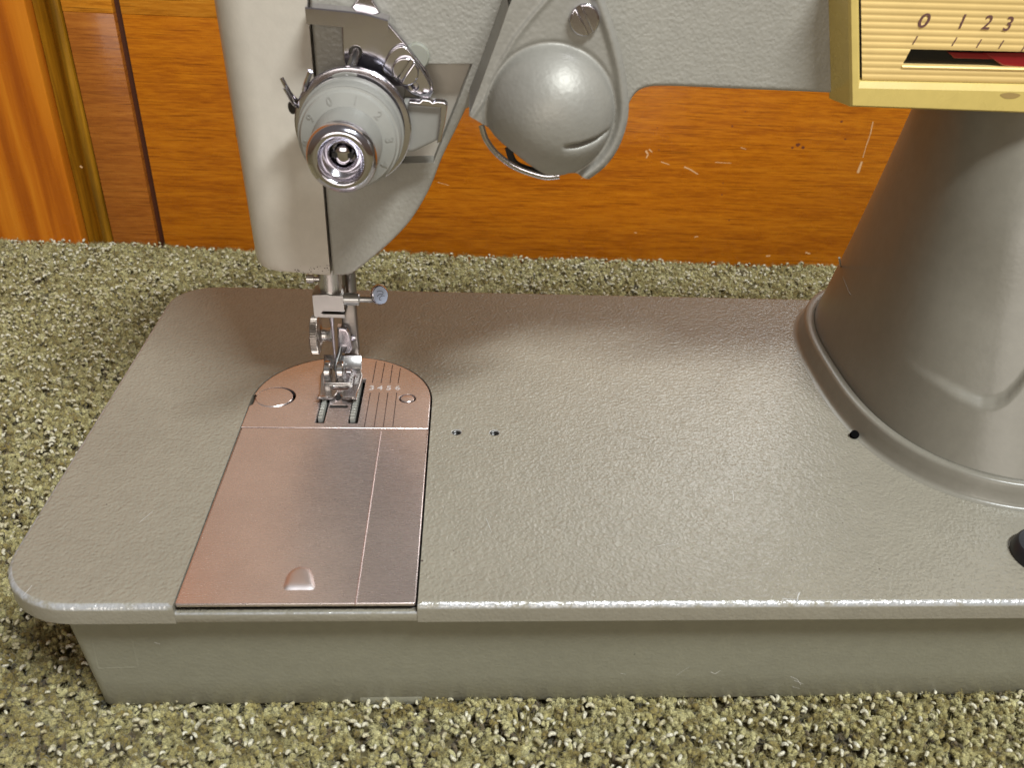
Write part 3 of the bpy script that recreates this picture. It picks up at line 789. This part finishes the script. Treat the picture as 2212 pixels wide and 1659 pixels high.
# ---- face plate (rounded left end of the head)
bm = bmesh.new()
fp = rrect(-49.4, YA, -27.5, 149, [9.0, 0, 0, 9.0], 12)
zb = on(650, 593, 'y', YA).z
rings_ = []
for ins, z in ((3.2, zb), (1.8, zb + 0.12), (0.8, zb + 0.7), (0.2, zb + 1.7), (0, zb + 3.4), (0, zb + 12), (0, 90), (0, 130), (0, 152)):
    lp = []
    for (x, y), (x2, y2) in zip(fp, inset(fp, ins) if ins else fp):
        xx = x2 if x2 < -30 else (x if abs(x + 27.5) < 1e-6 else x2); yy = y2
        if abs(x + 27.5) < 1e-6: xx = -27.5
        if y < YA + 1e-3 and x > -38: yy = YA + (0.35 if ins > 2 else 0.0)
        xx += -(z - 50) * 0.030 * (1 if xx < -28 else 0)
        lp.append(bm.verts.new((xx, yy - 0.25, z)))
    rings_.append(lp)
for A, C in zip(rings_, rings_[1:]):
    for i in range(len(A)): j = (i + 1) % len(A); bm.faces.new((A[i], A[j], C[j], C[i]))
bm.faces.new(rings_[0]); bm.faces.new(rings_[-1])
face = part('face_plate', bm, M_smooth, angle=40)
bm = bmesh.new(); bmesh.ops.create_uvsphere(bm, u_segments=20, v_segments=12, radius=1.9)
q = on(523, 289, 'y', 112); bmesh.ops.translate(bm, vec=q, verts=bm.verts)
tube(bm, [q, q + Vector((6, 0, 0))], 1.0, 10); part('face_plate_screw', bm, M_chrome, face)
# chipped spots along the lower edge
bm = bmesh.new()
for i in range(46):
    px = rnd.uniform(592, 712); py = 588 - abs(rnd.gauss(0, 9)) - (max(0, 615 - px) * 0.5)
    if i < 12: px = rnd.uniform(590, 604); py = rnd.uniform(515, 570)
    q = on(px, py, 'y', YA - 0.29)
    if q.x < -37.5: continue
    w = rnd.uniform(0.06, 0.26)
    bm.faces.new([bm.verts.new(q + Vector((math.cos(a) * w * rnd.uniform(.6, 1), 0, math.sin(a) * w * rnd.uniform(.6, 1)))) for a in (0, 1, 2, 3, 4, 5.2)])
o = part('paint_chips', bm, mat('chip_brown', (0.09, 0.06, 0.05), 0.7), face); o['kind'] = 'stuff'

# ---- thread guide bracket (chrome) above the dial
YG = 82.5
guide = None
gpoly = fr([(737, 45), (790, -30), (800, -10), (822, 28), (850, 62), (878, 95), (902, 125), (922, 152), (935, 180), (937, 198), (928, 212), (912, 214), (890, 204), (868, 186), (800, 190), (760, 190), (741, 130)], YG)
hole1 = [(p[0], p[1]) for p in fr(circle(768, 112, 14, 20), YG)]
bm = bmesh.new(); prism(bm, gpoly, [hole1], -1.6, 0.0, 0.35, 0.15, FRONT(YG), None, 3); guide = part('thread_guide_bracket', bm, M_chrome)
bm = bmesh.new()      # lip bent towards the viewer
lip = [on(657, 8, 'y', 77.5), on(800, 22, 'y', 77.5), on(832, 50, 'y', 77.5)]
a = lip[0]; c = lip[2]; vs = []
for p, (dz, dy) in ((None, (0, 0)),): pass
zt = [0.0, -3.4]
def lipsec(p, back): return [(p.x, 77.5, p.z), (p.x, 77.2, p.z - 0.3), (p.x, 77.2, p.z - 3.6), (p.x, 78.0, p.z - 3.8), (p.x, 78.2, p.z - 0.9), (p.x, back, p.z - 0.9), (p.x, back, p.z + 0.1), (p.x, 78.3, p.z + 0.1)]
secs = [[bm.verts.new(v) for v in lipsec(p, 83)] for p in smoothpath([on(659, 14, 'y', 77.5), on(720, 20, 'y', 77.5), on(780, 27, 'y', 77.5), on(838, 42, 'y', 77.5)], 3)]
for A, C in zip(secs, secs[1:]):
    for i in range(8): j = (i + 1) % 8; bm.faces.new((A[i], A[j], C[j], C[i]))
bm.faces.new(secs[0]); bm.faces.new(secs[-1]); part('guide_lip', bm, M_chrome, guide)
bm = bmesh.new()      # small raised plate with round top, its screw and eyelet
lobe = sp2(fr([(826, 150), (838, 118), (855, 102), (872, 99), (888, 112), (905, 140), (925, 172), (930, 196), (915, 206), (893, 198), (872, 170), (845, 165)], 80.6), 3, True)
prism(bm, lobe, [[(p[0], p[1]) for p in fr(circle(894, 187, 10, 18), 80.6)]], -1.2, 0.0, 0.3, 0.15, FRONT(80.6), None, 3); part('guide_washer', bm, M_chrome, guide)
def slotted(name, px, py, y, r, h, ang, m, parent):
    q = on(px, py, 'y', y); b = bmesh.new(); w = r * 0.14
    for s in (-1, 1):     # two half discs either side of the slot
        pts = [(r * math.cos(t), r * math.sin(t)) for t in np.linspace(math.asin(w / r), math.pi - math.asin(w / r), 18)]
        pts = [(u * s, v * s) for u, v in pts]
        ca, sa = math.cos(ang), math.sin(ang); pts = [(q.x + u * ca - v * sa, q.z + u * sa + v * ca) for u, v in pts]
        prism(b, pts, [], 0, h, min(0.35, h * 0.4), 0, FRONT(y), None, 3)
    prism(b, [(q.x + u, q.z + v) for u, v in circle(0, 0, r * 0.96, 24)], [], -0.5, h * 0.25, 0, 0, FRONT(y))
    return part(name, b, m, parent)
slotted('guide_screw', 876, 152, 80.4, 3.3, 1.4, math.radians(55), M_chrome, guide)
bm = bmesh.new(); q = on(905, 118, 'y', 84); lathe(bm, [(3.2, 0), (3.2, 1.6), (2.8, 2.2), (0, 2.4)], (q.x - 0.5, 85.2, q.z - 0.3), (0, -1, 0), 28); part('nylon_button', bm, M_nylon, guide)

# ---- tension assembly
q = on(773, 243, 'y', 80); TX, TZ = -17.0, 91.9
dial = part('tension_dial', lathe(bmesh.new(), [(0, 0), (10.6, 0), (12.7, 0.4), (12.7, 2.2), (12.2, 2.5), (12.3, 2.5), (12.3, 6.2), (12.0, 6.8), (11.3, 6.9), (11.2, 6.2), (7.6, 6.0), (7.5, 10.0)], (TX, 71.5, TZ), (0, -1, 0), 72, False), M_plastic, angle=35)
part('disc', lathe(bmesh.new(), [(8, 0), (14.0, 0), (14.3, 0.25), (14.3, 0.7), (14.0, 0.95), (12.9, 1.1), (12.5, 1.1)], (TX, 74.5, TZ), (0, -1, 0), 72, False), M_chrome, dial)
part('disc', lathe(bmesh.new(), [(8, 0), (13.6, 0), (13.9, 0.3), (13.6, 0.8), (8, 1.2)], (TX, 77.2, TZ), (0, -1, 0), 72, False), M_chrome, dial)
part('number_ring', lathe(bmesh.new(), [(12.0, 0), (12.0, 0.1), (11.5, 0.25), (11.4, 1.2), (11.1, 1.6), (8.5, 2.6), (8.2, 2.7), (7.4, 2.4)], (TX, 64.0, TZ), (0, -1, 0), 72, False), M_plastic2, dial)
part('hub_collar', lathe(bmesh.new(), [(8.2, 0), (8.2, 4.5), (7.6, 8.2), (7.3, 9.9)], (TX, 62.5, TZ), (0, -1, 0), 72, False), M_plastic, dial)
nose = part('chrome_nose', lathe(bmesh.new(), [(7.3, 0), (7.75, 0.8), (8.0, 2.2), (7.95, 3.4), (7.4, 4.6), (6.5, 5.3), (5.6, 5.5), (5.1, 5.2), (4.9, 4.6), (4.75, 3.6), (4.3, 3.2), (3.6, 2.6), (2.9, 1.8), (2.75, 0.9), (2.6, -2.5), (0, -2.5)], (TX, 52.4, TZ), (0, -1, 0), 72, False), M_chrome, dial, angle=60)
b = lathe(bmesh.new(), [(1.9, -3), (1.9, 0.4), (1.6, 0.9), (0.9, 1.2), (0, 1.25)], (TX, 52.0, TZ), (0, -1, 0), 32, False)
for v in b.verts:
    if v.co.z > TZ: v.co.z += 0.45
    else: v.co.z -= 0.45
part('stud_end', b, M_chrome, dial)
b = bmesh.new(); box(b, TX - 2.4, 50.9, TZ - 0.55, TX + 2.4, 54.5, TZ + 0.55, 0); part('stud_slot_shade', b, M_dark, dial)  # dark box put in as the shade of the slot
# figures moulded round the ring
for i, ch in enumerate('0123456789'):
    a = math.radians(112 - i * 36); R = 9.75; cx, cz = TX + R * math.cos(a), TZ + R * math.sin(a)
    ta = a - math.pi / 2
    def mp(u, v, w, cx=cx, cz=cz, ta=ta):
        X = cx + u * math.cos(ta) - v * math.sin(ta); Z = cz + u * math.sin(ta) + v * math.cos(ta)
        r = math.hypot(X - TX, Z - TZ); y = 64.0 - (1.6 + (11.1 - r) * 1.0 / 2.6); return (X, y - 0.05 - w, Z)
    part('number', text_bm(ch, 2.7, mp, 0.09, 0, 1, 0.03), M_plastic, dial)
# little pointer post above and loose pin through the bracket hole
bm = bmesh.new(); tube(bm, smoothpath([on(770, 108, 'y', 83), on(764, 128, 'y', 79), on(756, 152, 'y', 75.5), on(748, 165, 'y', 74.5)], 5), [0.95] * 5 + [1.1] * 5 + [1.5] * 6, 12); part('check_pin', bm, M_steel, dial)
bm = bmesh.new(); prism(bm, sp2(fr([(716, 166), (722, 158), (745, 153), (768, 156), (771, 164), (745, 168)], 74.0), 3, True), [], 0, 0.9, 0.25, 0, FRONT(74.2)); part('index_tab', bm, M_plastic, dial)
# springs and wires on the left
bm = bmesh.new()
tube(bm, smoothpath([on(671, 153, 'y', 70), on(664, 172, 'y', 71), on(657, 193, 'y', 73)], 4), 0.62, 10)
tube(bm, smoothpath([on(608, 167, 'y', 72), on(618, 186, 'y', 72), on(630, 205, 'y', 73), on(641, 216, 'y', 75)], 4), 0.5, 10)
tube(bm, smoothpath([on(614, 189, 'y', 70), on(622, 203, 'y', 70.5), on(633, 222, 'y', 72), on(646, 231, 'y', 74), on(658, 236, 'y', 75)], 4), 0.42, 10)
part('take_up_spring', bm, M_chrome, dial)
bm = bmesh.new(); q = on(637, 231, 'y', 76); lathe(bm, [(0, -1), (1.3, -1), (1.5, 1), (0, 1.3)], q, (-0.7, -0.7, 0), 16); part('spring_stop', bm, M_dark, dial)
bm = bmesh.new(); q = on(824, 376, 'y', 66); lathe(bm, [(1.1, -4), (1.1, 1), (0.5, 1.5), (0, 1.5)], q, (0, -1, 0), 16, False); part('stop_pin', bm, M_plastic2, dial)
# clear bracket on the right of the dial
bm = bmesh.new(); prism(bm, fr([(872, 222), (963, 227), (958, 262), (948, 302), (895, 328), (868, 330)], 76.5), [], -6.5, 0, 0.8, 0, FRONT(76.5), None, 3); br = part('tension_bracket', bm, M_plastic)
bm = bmesh.new(); prism(bm, fr([(884, 218), (906, 221), (912, 214), (928, 216), (934, 221), (945, 218), (960, 220), (967, 228), (962, 262), (952, 306), (944, 310), (950, 262), (952, 232), (884, 226)], 75.2), [], -3, 0, 0.25, 0, FRONT(75.2), None, 2); part('spring_clip', bm, M_chrome, br)

# ---- lamp cover
YL = 60.0
lamp_out = fr([(1128, -60), (1100, 12), (1080, 70), (1058, 130), (1036, 190), (1013, 249), (1048, 271), (1110, 312), (1179, 366), (1212, 375), (1246, 374), (1272, 387)], YL)
lamp_r = sp2(fr([(1272, 387), (1305, 362), (1333, 325), (1351, 280), (1358, 240), (1357, 205), (1350, 150), (1336, 90), (1318, 30), (1300, -20), (1290, -60)], YL), 3)
lamp_poly = lamp_out[:-1] + lamp_r
cc = fr([(1190, 243)], YL)[0]; RR = (fr([(1330, 243)], YL)[0][0] - fr([(1051, 243)], YL)[0][0]) / 2
cut0 = fr([(1013, 249)], YL)[0]; cut1 = fr([(1240, 392)], YL)[0]
bead = [(x, z) for x, z in fr([(1075, -5), (1085, -30), (1055, 45), (1020, 100)], YL)]
sp_line = fr([(1196, 0), (1150, 45), (1105, 105), (1088, 125)], YL)
slit = fr([(1208, 288), (1240, 287), (1280, 281), (1318, 268)], YL)
rimL = fr([(1198, -60), (1190, -10), (1150, 35), (1112, 84), (1080, 140), (1062, 170), (1045, 215), (1020, 252)], YL)
rimR = fr([(1306, -60), (1300, 0), (1318, 60), (1334, 130), (1340, 180), (1348, 240), (1340, 285), (1322, 325), (1290, 362), (1262, 384)], YL)
edge_line = lamp_r
def lamp_h(u, v):
    d = math.hypot(u - cc[0], v - cc[1]); h = 0.0
    if d < RR: h += 11.5 * (1 - (d / RR) ** 2.3) ** 0.72 * sst(RR, RR - 1.2, d) if d < RR else 0
    de = pld((u, v), edge_line); h += 0.9 * (1 - sst(1.6, 3.0, de)) - 1.0 * (1 - sst(0.0, 1.1, de))
    h += 0.45 * math.exp(-(pld((u, v), rimL) / 0.5) ** 2)
    if d > RR - 0.4: h -= 0.35 * math.exp(-((d - RR - 0.2) / 0.5) ** 2)
    # lens-shaped slit: the lower lip lies deeper than the upper one
    if slit[0][0] - 0.2 < u < slit[-1][0] + 0.2:
        zc = np.interp(u, [p[0] for p in slit], [p[1] for p in slit]); t = (u - slit[0][0]) / (slit[-1][0] - slit[0][0])
        w = 1.4 * max(0.0, math.sin(math.pi * min(1, max(0, t)))) ** 0.7
        e_ = (v - zc); h -= w * 1.25 * math.exp(-((e_ + 0.15) / 0.55) ** 2) + 0.5 * w * sst(2.5, 0, -e_) * (1 if e_ < 0 else 0)
    # the cup is trimmed along the lower-left diagonal
    n = Vector((cut1[0] - cut0[0], cut1[1] - cut0[1])).normalized(); s = (v - cut0[1]) * n.x - (u - cut0[0]) * n.y
    return h
bm = bmesh.new(); sheet(bm, lamp_poly, lamp_h, 0.45, FRONT(YL), -25.5)
lamp = part('lamp_cover', bm, M_lamp, angle=70)
slotted('lamp_screw', 1262, 41, YL - 0.4, 3.35, 1.0, math.radians(-58), M_chrome, lamp)
bm = bmesh.new()      # wire bail under the lamp
path = smoothpath([on(1040, 270, 'y', 66), on(1050, 300, 'y', 66), on(1072, 330, 'y', 66), (on(1108, 358, 'y', 66)), on(1150, 375, 'y', 66), on(1180, 382, 'y', 66), on(1208, 380, 'y', 66)], 6)
tube(bm, path, 0.75, 10, 0.5); part('lamp_bail', bm, M_chrome, lamp)
bm = bmesh.new(); tube(bm, smoothpath([on(1098, 318, 'y', 70), on(1110, 350, 'y', 70), on(1140, 366, 'y', 70), on(1180, 373, 'y', 70), on(1208, 377, 'y', 70)], 5), 0.95, 10); part('lamp_hinge', bm, M_dark, lamp)

# ---- control panel box
YP = 75.0
fo = fr([(1836, -60), (1841, 232), (2330, 250), (2330, -60)], YP)
bmb = bmesh.new()
inner = fr([(1858, -62), (1862, 168), (2330, 178), (2330, -62)], YP)
inner = inset(inner, 0); cx_ = [fo[0], fo[1], fo[2], fo[3]]
# frame: outer rail, bevel step, recess
def fring(b, lp, y): return [b.verts.new((u, y, v)) for u, v in lp]
outer0 = fr([(1833, -60), (1838, 231), (2330, 249), (2330, -60)], YP)
bk0 = fr([(1786, -70), (1794, 214), (2330, 230), (2330, -70)], YA)
r0 = fring(bmb, bk0, YA + 1); r1 = fring(bmb, outer0, YP + 0.8); r2 = fring(bmb, inset(outer0, 0.5), YP)
mid1 = fr([(1845, -62), (1850, 196), (2330, 207), (2330, -62)], YP); r3 = fring(bmb, inset(mid1, -1.9) if False else fr([(1846, -62), (1850, 214), (2330, 228), (2330, -62)], YP), YP + 0.0)
r4 = fring(bmb, fr([(1850, -62), (1855, 190), (2330, 200), (2330, -62)], YP), YP + 0.05)
r5 = fring(bmb, fr([(1855, -62), (1858, 176), (2330, 186), (2330, -62)], YP + 0.6), YP + 0.9)
r6 = fring(bmb, fr([(1858, -62), (1861, 170), (2330, 180), (2330, -62)], YP + 0.6), YP + 2.2)
for A, C in ((r0, r1), (r1, r2), (r2, r3), (r3, r4), (r4, r5), (r5, r6)):
    for i in range(4): j = (i + 1) % 4; bmb.faces.new((A[i], A[j], C[j], C[i]))
panel_frame = part('control_panel', bmb, M_yellow, angle=20)
b = bmesh.new()
q = on(2182, 206, 'y', YP); b.faces.new([b.verts.new((q.x + 2.6 * math.cos(a) * (1 + 0.12 * math.sin(3 * a)), YP - 0.03, q.z + 0.75 * math.sin(a))) for a in [2 * math.pi * i / 28 for i in range(28)]])
part('scorch_mark', b, mat('scorched_plastic', (0.36, 0.24, 0.08), 0.5), panel_frame)
# ribbed gold plate with a slot
p0 = on(1859, -60, 'y', YP + 1.2); p1 = on(1862, 172, 'y', YP + 1.2); p2 = on(2330, 182, 'y', YP + 1.2)
sl = fr([(1956, 108), (2330, 124), (2330, 157), (1949, 140)], YP + 1.2)
bm = bmesh.new()
def slanted(z):      # plate runs slightly downhill to the right in this set-up
    return p1.x + (p0.x - p1.x) * (z - p1.z) / (p0.z - p1.z)
ztop = p0.z; zbot = p1.z; pitch = 1.50; m_sl = (p2.z - p1.z) / (p2.x - p1.x)
slot_zt, slot_zb = sl[0][1], sl[3][1]; slot_x = sl[3][0]
def row_quad(za, ya, zb_, yb, x0f, x1):
    vs = [bm.verts.new((x0f(za), ya, za)), bm.verts.new((x1(za), ya, za + m_sl * (x1(za) - slanted(za)))), bm.verts.new((x1(zb_), yb, zb_ + m_sl * (x1(zb_) - slanted(zb_)))), bm.verts.new((x0f(zb_), yb, zb_))]
    bm.faces.new(vs)
z = zbot; k = 0; sub = 6
XE = p2.x
while z < ztop:
    for s in range(sub):
        za = z + pitch * s / sub; zb_ = z + pitch * (s + 1) / sub
        ya = YP + 1.2 - 0.16 * math.sin(math.pi * s / sub) ** 0.7; yb = YP + 1.2 - 0.16 * math.sin(math.pi * ((s + 1) / sub if s + 1 < sub else 1)) ** 0.7 if s + 1 < sub else YP + 1.2
        if za >= slot_zb - 0.01 and zb_ <= slot_zt + 0.2: row_quad(za, ya, zb_, yb, slanted, lambda q: slot_x + (q - slot_zb) * 0.30)
        else: row_quad(za, ya, zb_, yb, slanted, lambda q: XE)
    z += pitch
bmesh.ops.remove_doubles(bm, verts=bm.verts, dist=1e-4)
ribs = part('ribbed_plate', bm, M_gold, panel_frame, angle=60)
bm = bmesh.new(); box(bm, slot_x - 2, YP + 3.2, slot_zb - 2, XE, YP + 6, slot_zt + 2, 0); part('slot_back', bm, mat('slot_black', (0.006, 0.006, 0.006), 0.25), panel_frame)
bm = bmesh.new()      # bright lower lip of the slot
a = Vector((slot_x, 0, slot_zb)); 
vs = []
for x in (slot_x - 0.05, XE):
    zz = slot_zb + m_sl * (x - slot_x)
    vs.append([bm.verts.new((x, YP + 0.95, zz - 0.75)), bm.verts.new((x, YP + 0.80, zz - 0.35)), bm.verts.new((x, YP + 1.0, zz)), bm.verts.new((x, YP + 3.3, zz + 0.1))])
for i in range(3): bm.faces.new((vs[0][i], vs[0][i + 1], vs[1][i + 1], vs[1][i]))
part('slot_lip', bm, M_gold, panel_frame)
bm = bmesh.new()      # red lever tips showing in the slot
for (pa, pb, pc, pd) in (((2050, 112), (2130, 114), (2150, 128), (2062, 126)), ((2125, 113), (2330, 112), (2330, 160), (2165, 141))):
    prism(bm, [tuple(p) for p in fr([pd, pc, pb, pa], YP + 2.2)], [], -1.5, 0.35 if pa[0] > 2100 else 0, 0.35, 0, FRONT(YP + 2.4), None, 3)
part('red_lever', bm, M_red, panel_frame)
for ch, px, py in (('0', 1993, 45), ('1', 2076, 47), ('2', 2131, 49), ('3', 2176, 52), ('4', 2222, 54)):
    q = on(px, py, 'y', YP + 1.0)
    part('number', text_bm(ch, 4.6, lambda u, v, w, q=q: (q.x + u * (1.25 if px == 1993 else 0.95), YP + 0.98 - w, q.z + v), 0.03, 0.2, 1, 0.05), M_ink, panel_frame)
for px, py in ((1977, 86), (2062, 89), (2115, 93), (2163, 95), (2212, 101)):
    q = on(px, py, 'y', YP + 1.0); b = bmesh.new(); prism(b, [(q.x - 0.52, q.z - 1.0), (q.x - 0.2, q.z - 1.0), (q.x + 0.50, q.z + 1.0), (q.x + 0.18, q.z + 1.0)], [], 0, 0.06, 0, 0, FRONT(YP + 1.03))
    part('tick_mark', b, M_ink, panel_frame)

# ---- needle bar, clamp, needle
YN = 108.0
def X(px, y=YN, py=650): return on(px, py, 'y', y).x
def Z(py, y=YN, px=715): return on(px, py, 'y', y).z
nx = -32.2
bm = bmesh.new(); lathe(bm, [(3.75, 0), (3.75, 22)], (nx + 0.6, YN + 1.5, Z(628) - 0.8), (0, 0, 1), 40); bar = part('needle_bar', bm, M_steel)
clx0, clx1 = X(679), X(745); cz0, cz1 = Z(676.5), Z(629)
bm = bmesh.new()
sl0 = Z(663.5) ; sl1 = Z(668.5)
cl = [(clx0 + 0.4, cz0), (clx1 + 0.1, cz0), (clx1 + 0.1, sl1 - 0.1), (X(698), sl1 - 0.1), (X(695), (sl0 + sl1) / 2), (X(700), sl0 + 0.1), (clx1, sl0 + 0.1), (clx1, cz1), ((clx0 + clx1) / 2 + 1, cz1 - 0.1), ((clx0 + clx1) / 2, cz1 + 0.25), (clx0, cz1), (clx0, cz0 + 0.6)]
prism(bm, cl, [], -7.5, 0, 0.1, 0, FRONT(YN - 3.2), None, 3)
clamp = part('needle_clamp', bm, M_brushed, bar)
bm = bmesh.new(); lathe(bm, [(1.4, 0), (1.4, 2.2), (0.8, 2.2), (0.8, 4.2)], on(663, 602, 'y', YN), (1, 0, 0), 20); part('guide_stub', bm, M_steel, bar)
zc = Z(642); xc = clx1; hcx = on(822, 640, 'y', YN - 1.0).x
bm = bmesh.new(); lathe(bm, [(0, -0.5), (2.0, -0.5), (2.0, 4.6), (1.8, 4.8), (1.0, 4.9), (0.95, 6.6), (0.95, hcx - clx1 - 2.2), (1.35, hcx - clx1 - 1.3)], (xc, YN - 1.0, zc), (1, 0, 0), 32, False); scw = part('clamp_screw', bm, M_brushed, bar)
hc = on(822, 640, 'y', YN - 1.0)
bm = bmesh.new(); bmesh.ops.create_uvsphere(bm, u_segments=32, v_segments=20, radius=2.8); bmesh.ops.scale(bm, vec=(1, 1, 1.2), verts=bm.verts); bmesh.ops.translate(bm, vec=hc + Vector((-0.3, 0, 0.5)), verts=bm.verts)
# flat filed towards the viewer
nrm = Vector((0.25, -0.83, 0.30)).normalized(); c0 = hc + Vector((-0.3, 0, 0.5)) + nrm * 1.55
for v in bm.verts:
    d = (v.co - c0).dot(nrm)
    if d > 0: v.co -= nrm * d
part('screw_head', bm, M_chrome, scw, angle=20) if False else part('screw_head', bm, M_chrome, bar, angle=20)
bm = bmesh.new(); t1 = nrm.cross(Vector((0, 0, 1))).normalized(); t2 = t1.cross(nrm)
bm.faces.new([bm.verts.new(c0 + nrm * 0.10 + (t1 * math.cos(a) * 0.95 + t2 * math.sin(a) * 1.12) * 2.42 * (1 + 0.02 * math.sin(5 * a))) for a in [2 * math.pi * i / 32 for i in range(32)]])
part('screw_face', bm, M_face, bar)
bm = bmesh.new()
def fc(u, v): return c0 + nrm * 0.14 + t1 * u * 1.15 + t2 * v * 1.15
tube(bm, smoothpath([fc(0.9, 1.0), fc(0.3, 1.25), fc(-0.7, 0.9), fc(-0.6, 0.3), fc(0.4, 0.25), fc(0.9, -0.2)], 5), 0.07, 5)
tube(bm, smoothpath([fc(-1.1, -0.3), fc(-0.5, -0.1), fc(0.2, -0.5), fc(0.4, -1.2), fc(-0.1, -1.3)], 5), 0.07, 5)
part('screw_monogram', bm, M_dark, bar)
bm = bmesh.new()
n0 = Vector((nx + 0.35, YN - 0.6, Z(672))); n1 = on(727, 815, 'y', YN - 1.0)
P = [n0.lerp(n1, t) for t in (0, 0.08, 0.14, 0.22, 0.5, 0.8, 0.92, 1.0)]
tube(bm, P, [0.82, 0.8, 0.72, 0.5, 0.46, 0.42, 0.3, 0.08], 16); part('needle', bm, M_chrome)

# ---- presser bar, thumb screw, foot
bm = bmesh.new(); bx = X(750, 116, 600)
lathe(bm, [(2.2, 0), (2.2, 22)], (bx + 0.4, 117, Z(640, 116, 754)), (0, 0, 1), 30)
box(bm, bx - 2.6, 113.8, Z(762, 116, 754), bx + 2.3, 118, Z(640, 116, 754) + 1, 0.7)
pbar = part('presser_bar', bm, metal('dull_dark_steel', (0.27, 0.255, 0.235), 0.22, 0.42))
bm = bmesh.new()
cp = fr([(728, 708), (750, 711), (756, 722), (762, 752), (756, 764), (738, 764), (729, 755)], 110.5)
prism(bm, cp, [], -3.0, 0, 0.7, 0, FRONT(110.5), None, 4); part('foot_clamp', bm, M_chrome, pbar)
bm = bmesh.new(); q = on(762, 728, 'y', 114); lathe(bm, [(1.2, -2.5), (1.2, 1.0), (0.6, 1.0), (0.6, 0.7), (0, 0.7)], q, (1, 0, 0), 20, False); part('clamp_pin', bm, M_chrome, pbar)
kn0 = on(673, 723, 'y', 111); kn1 = on(690, 723, 'y', 111); kz = Z(723, 111, 690); kr = (Z(686, 111, 688) - Z(761, 111, 688)) / 2
bm = bmesh.new(); n = 96; rg = []
ln = kn1.x - kn0.x + 0.2
for h, rr in ((0, 0.0), (0, 0.84), (0.25, 0.93), (0.4, 1.0), (ln - 0.4, 1.0), (ln - 0.15, 0.95), (ln, 0.9), (ln + 0.35, 0.55), (ln + 0.9, 0.36), (ln + 2.0, 0.33), (ln + 3.6, 0.38)):
    if rr == 0: rg.append([bm.verts.new((kn0.x, 111, kz))] ); continue
    rg.append([bm.verts.new((kn0.x + h, 111 + kr * rr * (1 if (rr < 0.9 or h > ln - 0.2 or i % 2 == 0) else 0.90) * math.cos(2 * math.pi * i / n), kz + kr * rr * (1 if (rr < 0.9 or h > ln - 0.2 or i % 2 == 0) else 0.90) * math.sin(2 * math.pi * i / n))) for i in range(n)])
for A, C in zip(rg, rg[1:]):
    for i in range(n):
        j = (i + 1) % n
        if len(A) == 1: bm.faces.new((A[0], C[i], C[j]))
        else: bm.faces.new((A[i], A[j], C[j], C[i]))
part('thumb_screw', bm, M_steel, pbar, angle=14)

foot = None
# sole: traced on the level just above the plate, with a slotted opening and upturned toes
zs = 1.3
fo_ = gr([(697, 828), (784, 826), (781, 838), (767, 857), (766, 868), (757, 872), (746, 870), (735, 862), (726, 862), (716, 866), (705, 870), (694, 872), (686, 868), (686, 862), (692, 856)], zs)
XL_, XR_ = on(700, 800, 'z', zs).x, on(779, 800, 'z', zs).x
x0f, x1f = -36.3, -24.3
sole = [(-36.0, 109.5), (-35.9, 96), (-36.2, 92.6), (-36.0, 91.2), (-35.0, 90.8), (-33.9, 91.3), (-32.6, 92.6), (-31.2, 93.4), (-30.4, 95.0), (-30.2, 97.4), (-31.8, 98.0), (-32.6, 98.8), (-32.4, 99.7), (-31.4, 100.2), (-28.0, 100.2), (-26.9, 99.6), (-26.9, 98.6), (-27.7, 98.0), (-29.0, 97.4), (-29.2, 95.2), (-28.4, 93.4), (-27.0, 92.6), (-25.6, 91.2), (-24.6, 90.8), (-23.7, 91.3), (-23.6, 92.6), (-23.9, 96), (-23.9, 109.5)]
sole = sp2(sole, 3, True)
bm = bmesh.new(); prism(bm, sole, [], 0.65, 1.6, 0.28, 0, UP, None, 3)
for v in bm.verts:
    t = max(0, 94.0 - v.co.y); v.co.z += 0.16 * t * t
    v.co.z += max(0, v.co.y - 100.5) * 0.17
foot = part('presser_foot', bm, M_foot)
bm = bmesh.new()      # raised tray between the toes, frame step
box(bm, -35.0, 100.7, 1.6, -26.0, 101.4, 2.4, 0.3); part('foot_rib', bm, M_foot, foot)
bm = bmesh.new()      # turned-up back flap
box(bm, -36.2, 108.8, 2.6, -23.7, 109.7, 7.6, 0.35)
bmesh.ops.rotate(bm, cent=Vector((-30, 109, 2.6)), matrix=Matrix.Rotation(math.radians(-38), 3, 'X'), verts=bm.verts)
part('foot_flap', bm, M_foot, foot)
for x0, x1 in ((-35.2, -33.1), (-31.0, -28.9)):
    bm = bmesh.new(); lathe(bm, [(0, 0), (3.0, 0), (3.3, 0.3), (3.3, x1 - x0 - 0.3), (3.0, x1 - x0), (0, x1 - x0)], (x0, 105.0, 4.4), (1, 0, 0), 36)
    part('hinge_knuckle', bm, M_foot, foot)
bm = bmesh.new(); lathe(bm, [(0, 0), (0.9, 0), (0.9, 1.4), (0.5, 1.8), (0, 1.8)], (-28.0, 104.8, 4.4), (1, 0, 0), 20); part('hinge_pin', bm, M_chrome, foot)
bm = bmesh.new(); tube(bm, [(-31.6, 104.8, 4.6), (-31.4, 106.8, 6.5), (-30.6, 109.8, 8.4), (-30.3, 111.8, 10.5)], [0.7, 0.8, 0.9, 0.9], 14, 0.9); part('foot_shank', bm, M_hole, foot)
for body, xx in (('172060', -24.75), ('SINGER', -26.6)):
    part('engraving', text_bm(body, 1.75, lambda u, v, w, xx=xx: (xx + v, 103.9 - u * 1.0, 1.66 + max(0, (103.9 - u) - 100.5) * 0.17 + w), 0.012, 0, 1.0), M_engrave, foot)
